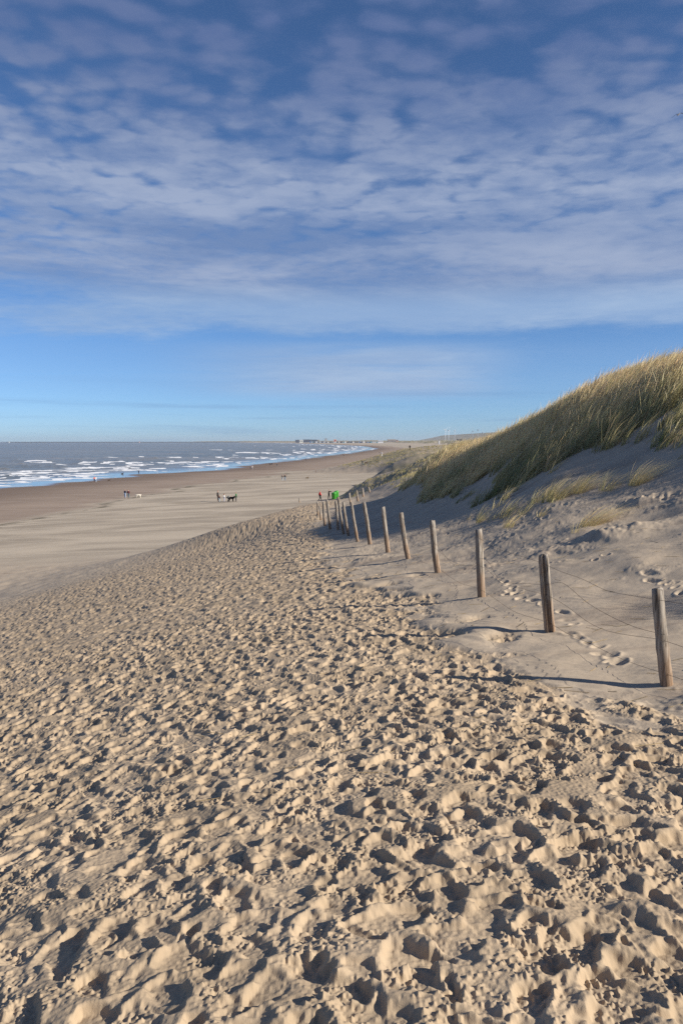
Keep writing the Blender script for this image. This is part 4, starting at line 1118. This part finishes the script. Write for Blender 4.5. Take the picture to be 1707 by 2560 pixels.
house('white_building', 753, 1104.5, 1099.6, 8.5, 6200, (.72, .74, .68), (.6, .6, .55), 'white cube building set in front of the dark apartment blocks', 'building', windows=2)
house('apartment_block', 768, 1104, 1098.8, 20, 6400, DB, (.02, .03, .06), 'tallest dark apartment block right of the white cube building', 'building', windows=6)
house('apartment_block', 786, 1104, 1099.2, 15, 6400, DB, (.02, .03, .06), 'dark apartment block at the right end of the dark row', 'building', windows=4)
house('yellow_building', 796, 1104, 1099.3, 4.5, 6200, (.52, .44, .32), (.3, .22, .16), 'narrow sand coloured building at the right end of the dark row', 'building', windows=1)
house('tower_block', 814.5, 1104, 1096.2, 6, 5900, (.50, .50, .50), (.05, .05, .07), 'grey tower block with a wide dark top standing alone', 'building', windows=2)
rt = house('lifeboat_station', 837.5, 1103, 1098.6, 6, 5700, (.78, .16, .06), (.5, .2, .1), 'bright orange station building with a thin mast', 'building', windows=1, flat_roof=False)
bm = bmesh.new(); add_tube(bm, (3, 0, 0), (3, 0, 32), .5, .3); bm_obj('mast', bm, flat('mast', (.25, .28, .33)), rt)
house('beach_pavilion', 951, 1104, 1101.2, 13, 4600, (.76, .78, .80), (.35, .35, .37), 'long white beach pavilion on the far right sand', 'building', windows=5)
house('beach_pavilion', 978, 1104.2, 1098.2, 20, 4500, (.42, .36, .31), (.35, .32, .30), 'brown beach pavilion with a raised dark roof and several bays', 'building', windows=6)
house('beach_pavilion', 992, 1104.5, 1099.4, 6, 4450, (.45, .30, .22), (.25, .15, .12), 'reddish kiosk at the right end of the brown pavilion', 'building', windows=1)
house('white_hut', 1097, 1103, 1101.3, 2, 2400, (.8, .8, .8), (.7, .7, .7), 'tiny white hut on the dunes left of the turbines', 'hut')
house('dune_house', 1148, 1099.4, 1097.8, 12, 2600, (.05, .06, .09), (.04, .05, .08), 'low dark roofed house on the dune crest between the turbine groups', 'building')
hr = random.Random(3)
cols = [((.72, .74, .76), 'white'), ((.10, .25, .50), 'blue'), ((.06, .08, .12), 'dark'), ((.45, .50, .55), 'grey'), ((.08, .30, .42), 'teal')]
pxh = 776
ORD = ['first', 'second', 'third', 'fourth', 'fifth', 'sixth', 'seventh', 'eighth', 'ninth', 'tenth', 'eleventh', 'twelfth', 'thirteenth', 'fourteenth', 'fifteenth', 'sixteenth', 'seventeenth', 'eighteenth', 'nineteenth', 'twentieth']
cnt = {}
while pxh < 945:
    wq = hr.uniform(2.4, 4.6); c, cn = cols[hr.choice([0, 0, 1, 2, 2, 2, 3, 4])]
    d = np.interp(pxh, [776, 860, 945], [5150, 4900, 4650]); k = cnt.get(cn, 0); cnt[cn] = k + 1
    house('beach_hut', pxh, 1106, hr.uniform(1103.2, 1104.2), wq, d, c, tuple(q * .6 for q in c), ORD[k] + ' ' + cn + ' hut from the left in the row of beach huts on the far sand', 'beach hut', flat_roof=hr.random() < .5, group='row of beach huts along the far sand', depth=7)
    pxh += wq * hr.uniform(1.0, 1.4)

def breakwater():
    r = np.random.default_rng(9); n = 900
    xs = np.linspace(-3620, -1050, n); ys = np.linspace(8600, 9300, n)
    prof = [(-16, -2), (-8, 4), (-3, 8.6), (3, 8.6), (8, 4), (16, -2)]
    vs_ = np.zeros((n, 6, 3)); sc_ = np.interp(np.arange(n), [0, 14, n], [.15, 1, 1.05])
    for j, (a, b) in enumerate(prof):
        vs_[:, j, 0] = xs + r.normal(0, .6, n); vs_[:, j, 1] = ys + a; vs_[:, j, 2] = b * sc_ + r.normal(0, .6, n)
    ix = np.arange(n * 6).reshape(n, 6)
    f = np.stack([ix[:-1, :-1], ix[:-1, 1:], ix[1:, 1:], ix[1:, :-1]], -1).reshape(-1, 4)
    o = mesh_np('breakwater', vs_.reshape(-1, 3), f, flat('dark boulders', (.05, .065, .085), .9), smooth=False)
    tag(o, 'long low dark breakwater of boulders along the sea horizon at the left', 'breakwater')
breakwater()
def sailboat(px, py, d, H, c, label):
    b = P(px, py, d); root = empty('sailing_boat', (b.x, d, .6), .3); tag(root, label, 'sailing boat')
    bm = bmesh.new(); rows = []
    for t in (-1, -.6, 0, .6, 1):
        wv = (1 - t * t * .95) * H * .09 * (1 if t > -.9 else 3); L = t * H * .42
        rows.append([bm.verts.new(q) for q in ((L, -wv, H * .07), (L, -wv * .6, -.5), (L, wv * .6, -.5), (L, wv, H * .07))])
    for a, e in zip(rows, rows[1:]):
        for i in range(4): bm.faces.new((a[i], a[(i + 1) % 4], e[(i + 1) % 4], e[i]))
    bm.faces.new(rows[0][::-1]); bm.faces.new(rows[-1]); bm_obj('hull', bm, flat('hull', (.6, .6, .6)), root)
    bm = bmesh.new(); add_tube(bm, (H * .05, 0, 0), (H * .05, 0, H), H * .008); bm_obj('mast', bm, flat('mast', (.3, .3, .32)), root)
    for s, (a, e) in (('mainsail', (-.38, .04)), ('jib', (.40, .06))):
        bm = bmesh.new(); v = [bm.verts.new(q) for q in ((H * a, H * .04, H * .12), (H * e, 0, H * .12), (H * .05, 0, H * .95), (H * (a + e) / 2, H * .05, H * .45))]
        bm.faces.new((v[0], v[1], v[3])); bm.faces.new((v[1], v[2], v[3])); bm.faces.new((v[2], v[0], v[3]))
        bmesh.ops.solidify(bm, geom=bm.faces[:], thickness=.15); bm_obj(s, bm, flat('sailcloth', c), root)
sailboat(24, 1106, 8450, 21, (.78, .80, .78), 'sailing boat with a white sail at the far left end of the breakwater')
sailboat(349.5, 1106, 8800, 19, (.75, .45, .40), 'sailing boat with a pinkish sail halfway along the breakwater')

# ------------------------------------------------------------------ gull
def gull():
    c = P(1695, 286, 70); k = 1.0
    body = empty('seagull', c, 0); tag(body, 'gull gliding with spread wings near the top right of the sky', 'seagull')
    root = skin_obj('body', [Vector((0, .20, 0)), Vector((0, .05, -.01)), Vector((0, -.12, 0)), Vector((0, -.21, .02)), Vector((0, -.27, .01))],
                    [(0, 1), (1, 2), (2, 3), (3, 4)], [.02, .055, .05, .035, .01], flat('white feathers', (.85, .84, .80)), body, 1)
    for s in (-1, 1):
        bm = bmesh.new(); rows = []
        tilt = .22
        for t, z, ch, sw in [(0, .02, .12, 0), (.12, .035, .13, -.01), (.24, .05 , .12, -.03), (.40, .0, .085, .02), (.52, -.055, .05, .07), (.60, -.10, .012, .11)]:
            X = s * t * .86; Z = z + s * tilt * t
            rows.append([bm.verts.new(q) for q in ((X, sw - ch / 2, Z), (X, sw, Z + .012), (X, sw + ch / 2, Z), (X, sw, Z - .006))])
        for a, b in zip(rows, rows[1:]):
            for i in range(4): bm.faces.new((a[i], a[(i + 1) % 4], b[(i + 1) % 4], b[i]))
        bm.faces.new(rows[0]); bm.faces.new(rows[-1][::-1]); bmesh.ops.recalc_face_normals(bm, faces=bm.faces[:])
        bm_obj('wing', bm, flat('grey feathers', (.07, .065, .08)), body, True)
    bm = bmesh.new(); v = [bm.verts.new(q) for q in ((-.03, .18, 0), (.03, .18, 0), (.06, .30, 0), (-.06, .30, 0))]; bm.faces.new(v)
    bmesh.ops.solidify(bm, geom=bm.faces[:], thickness=.012); bm_obj('tail', bm, flat('white feathers', (.85, .84, .80)), body)
gull()

# ------------------------------------------------------------------ air
def haze():
    bm = bmesh.new(); bmesh.ops.create_cube(bm, size=1, matrix=Matrix.Translation((0, 6000, 36)) @ Matrix.Diagonal((16000, 16000, 92, 1)))
    me = bpy.data.meshes.new('haze'); bm.to_mesh(me); bm.free()
    m = bpy.data.materials.new('haze'); m.use_nodes = True; n = m.node_tree; n.nodes.clear()
    pv = n.nodes.new('ShaderNodeVolumePrincipled'); out = n.nodes.new('ShaderNodeOutputMaterial')
    pv.inputs['Color'].default_value = (.80, .88, 1, 1); pv.inputs['Density'].default_value = HAZE; pv.inputs['Anisotropy'].default_value = .2
    n.links.new(pv.outputs[0], out.inputs['Volume']); me.materials.append(m)
    o = bpy.data.objects.new('haze', me); col.objects.link(o); o['kind'] = 'stuff'
HAZE = 4e-5
haze()
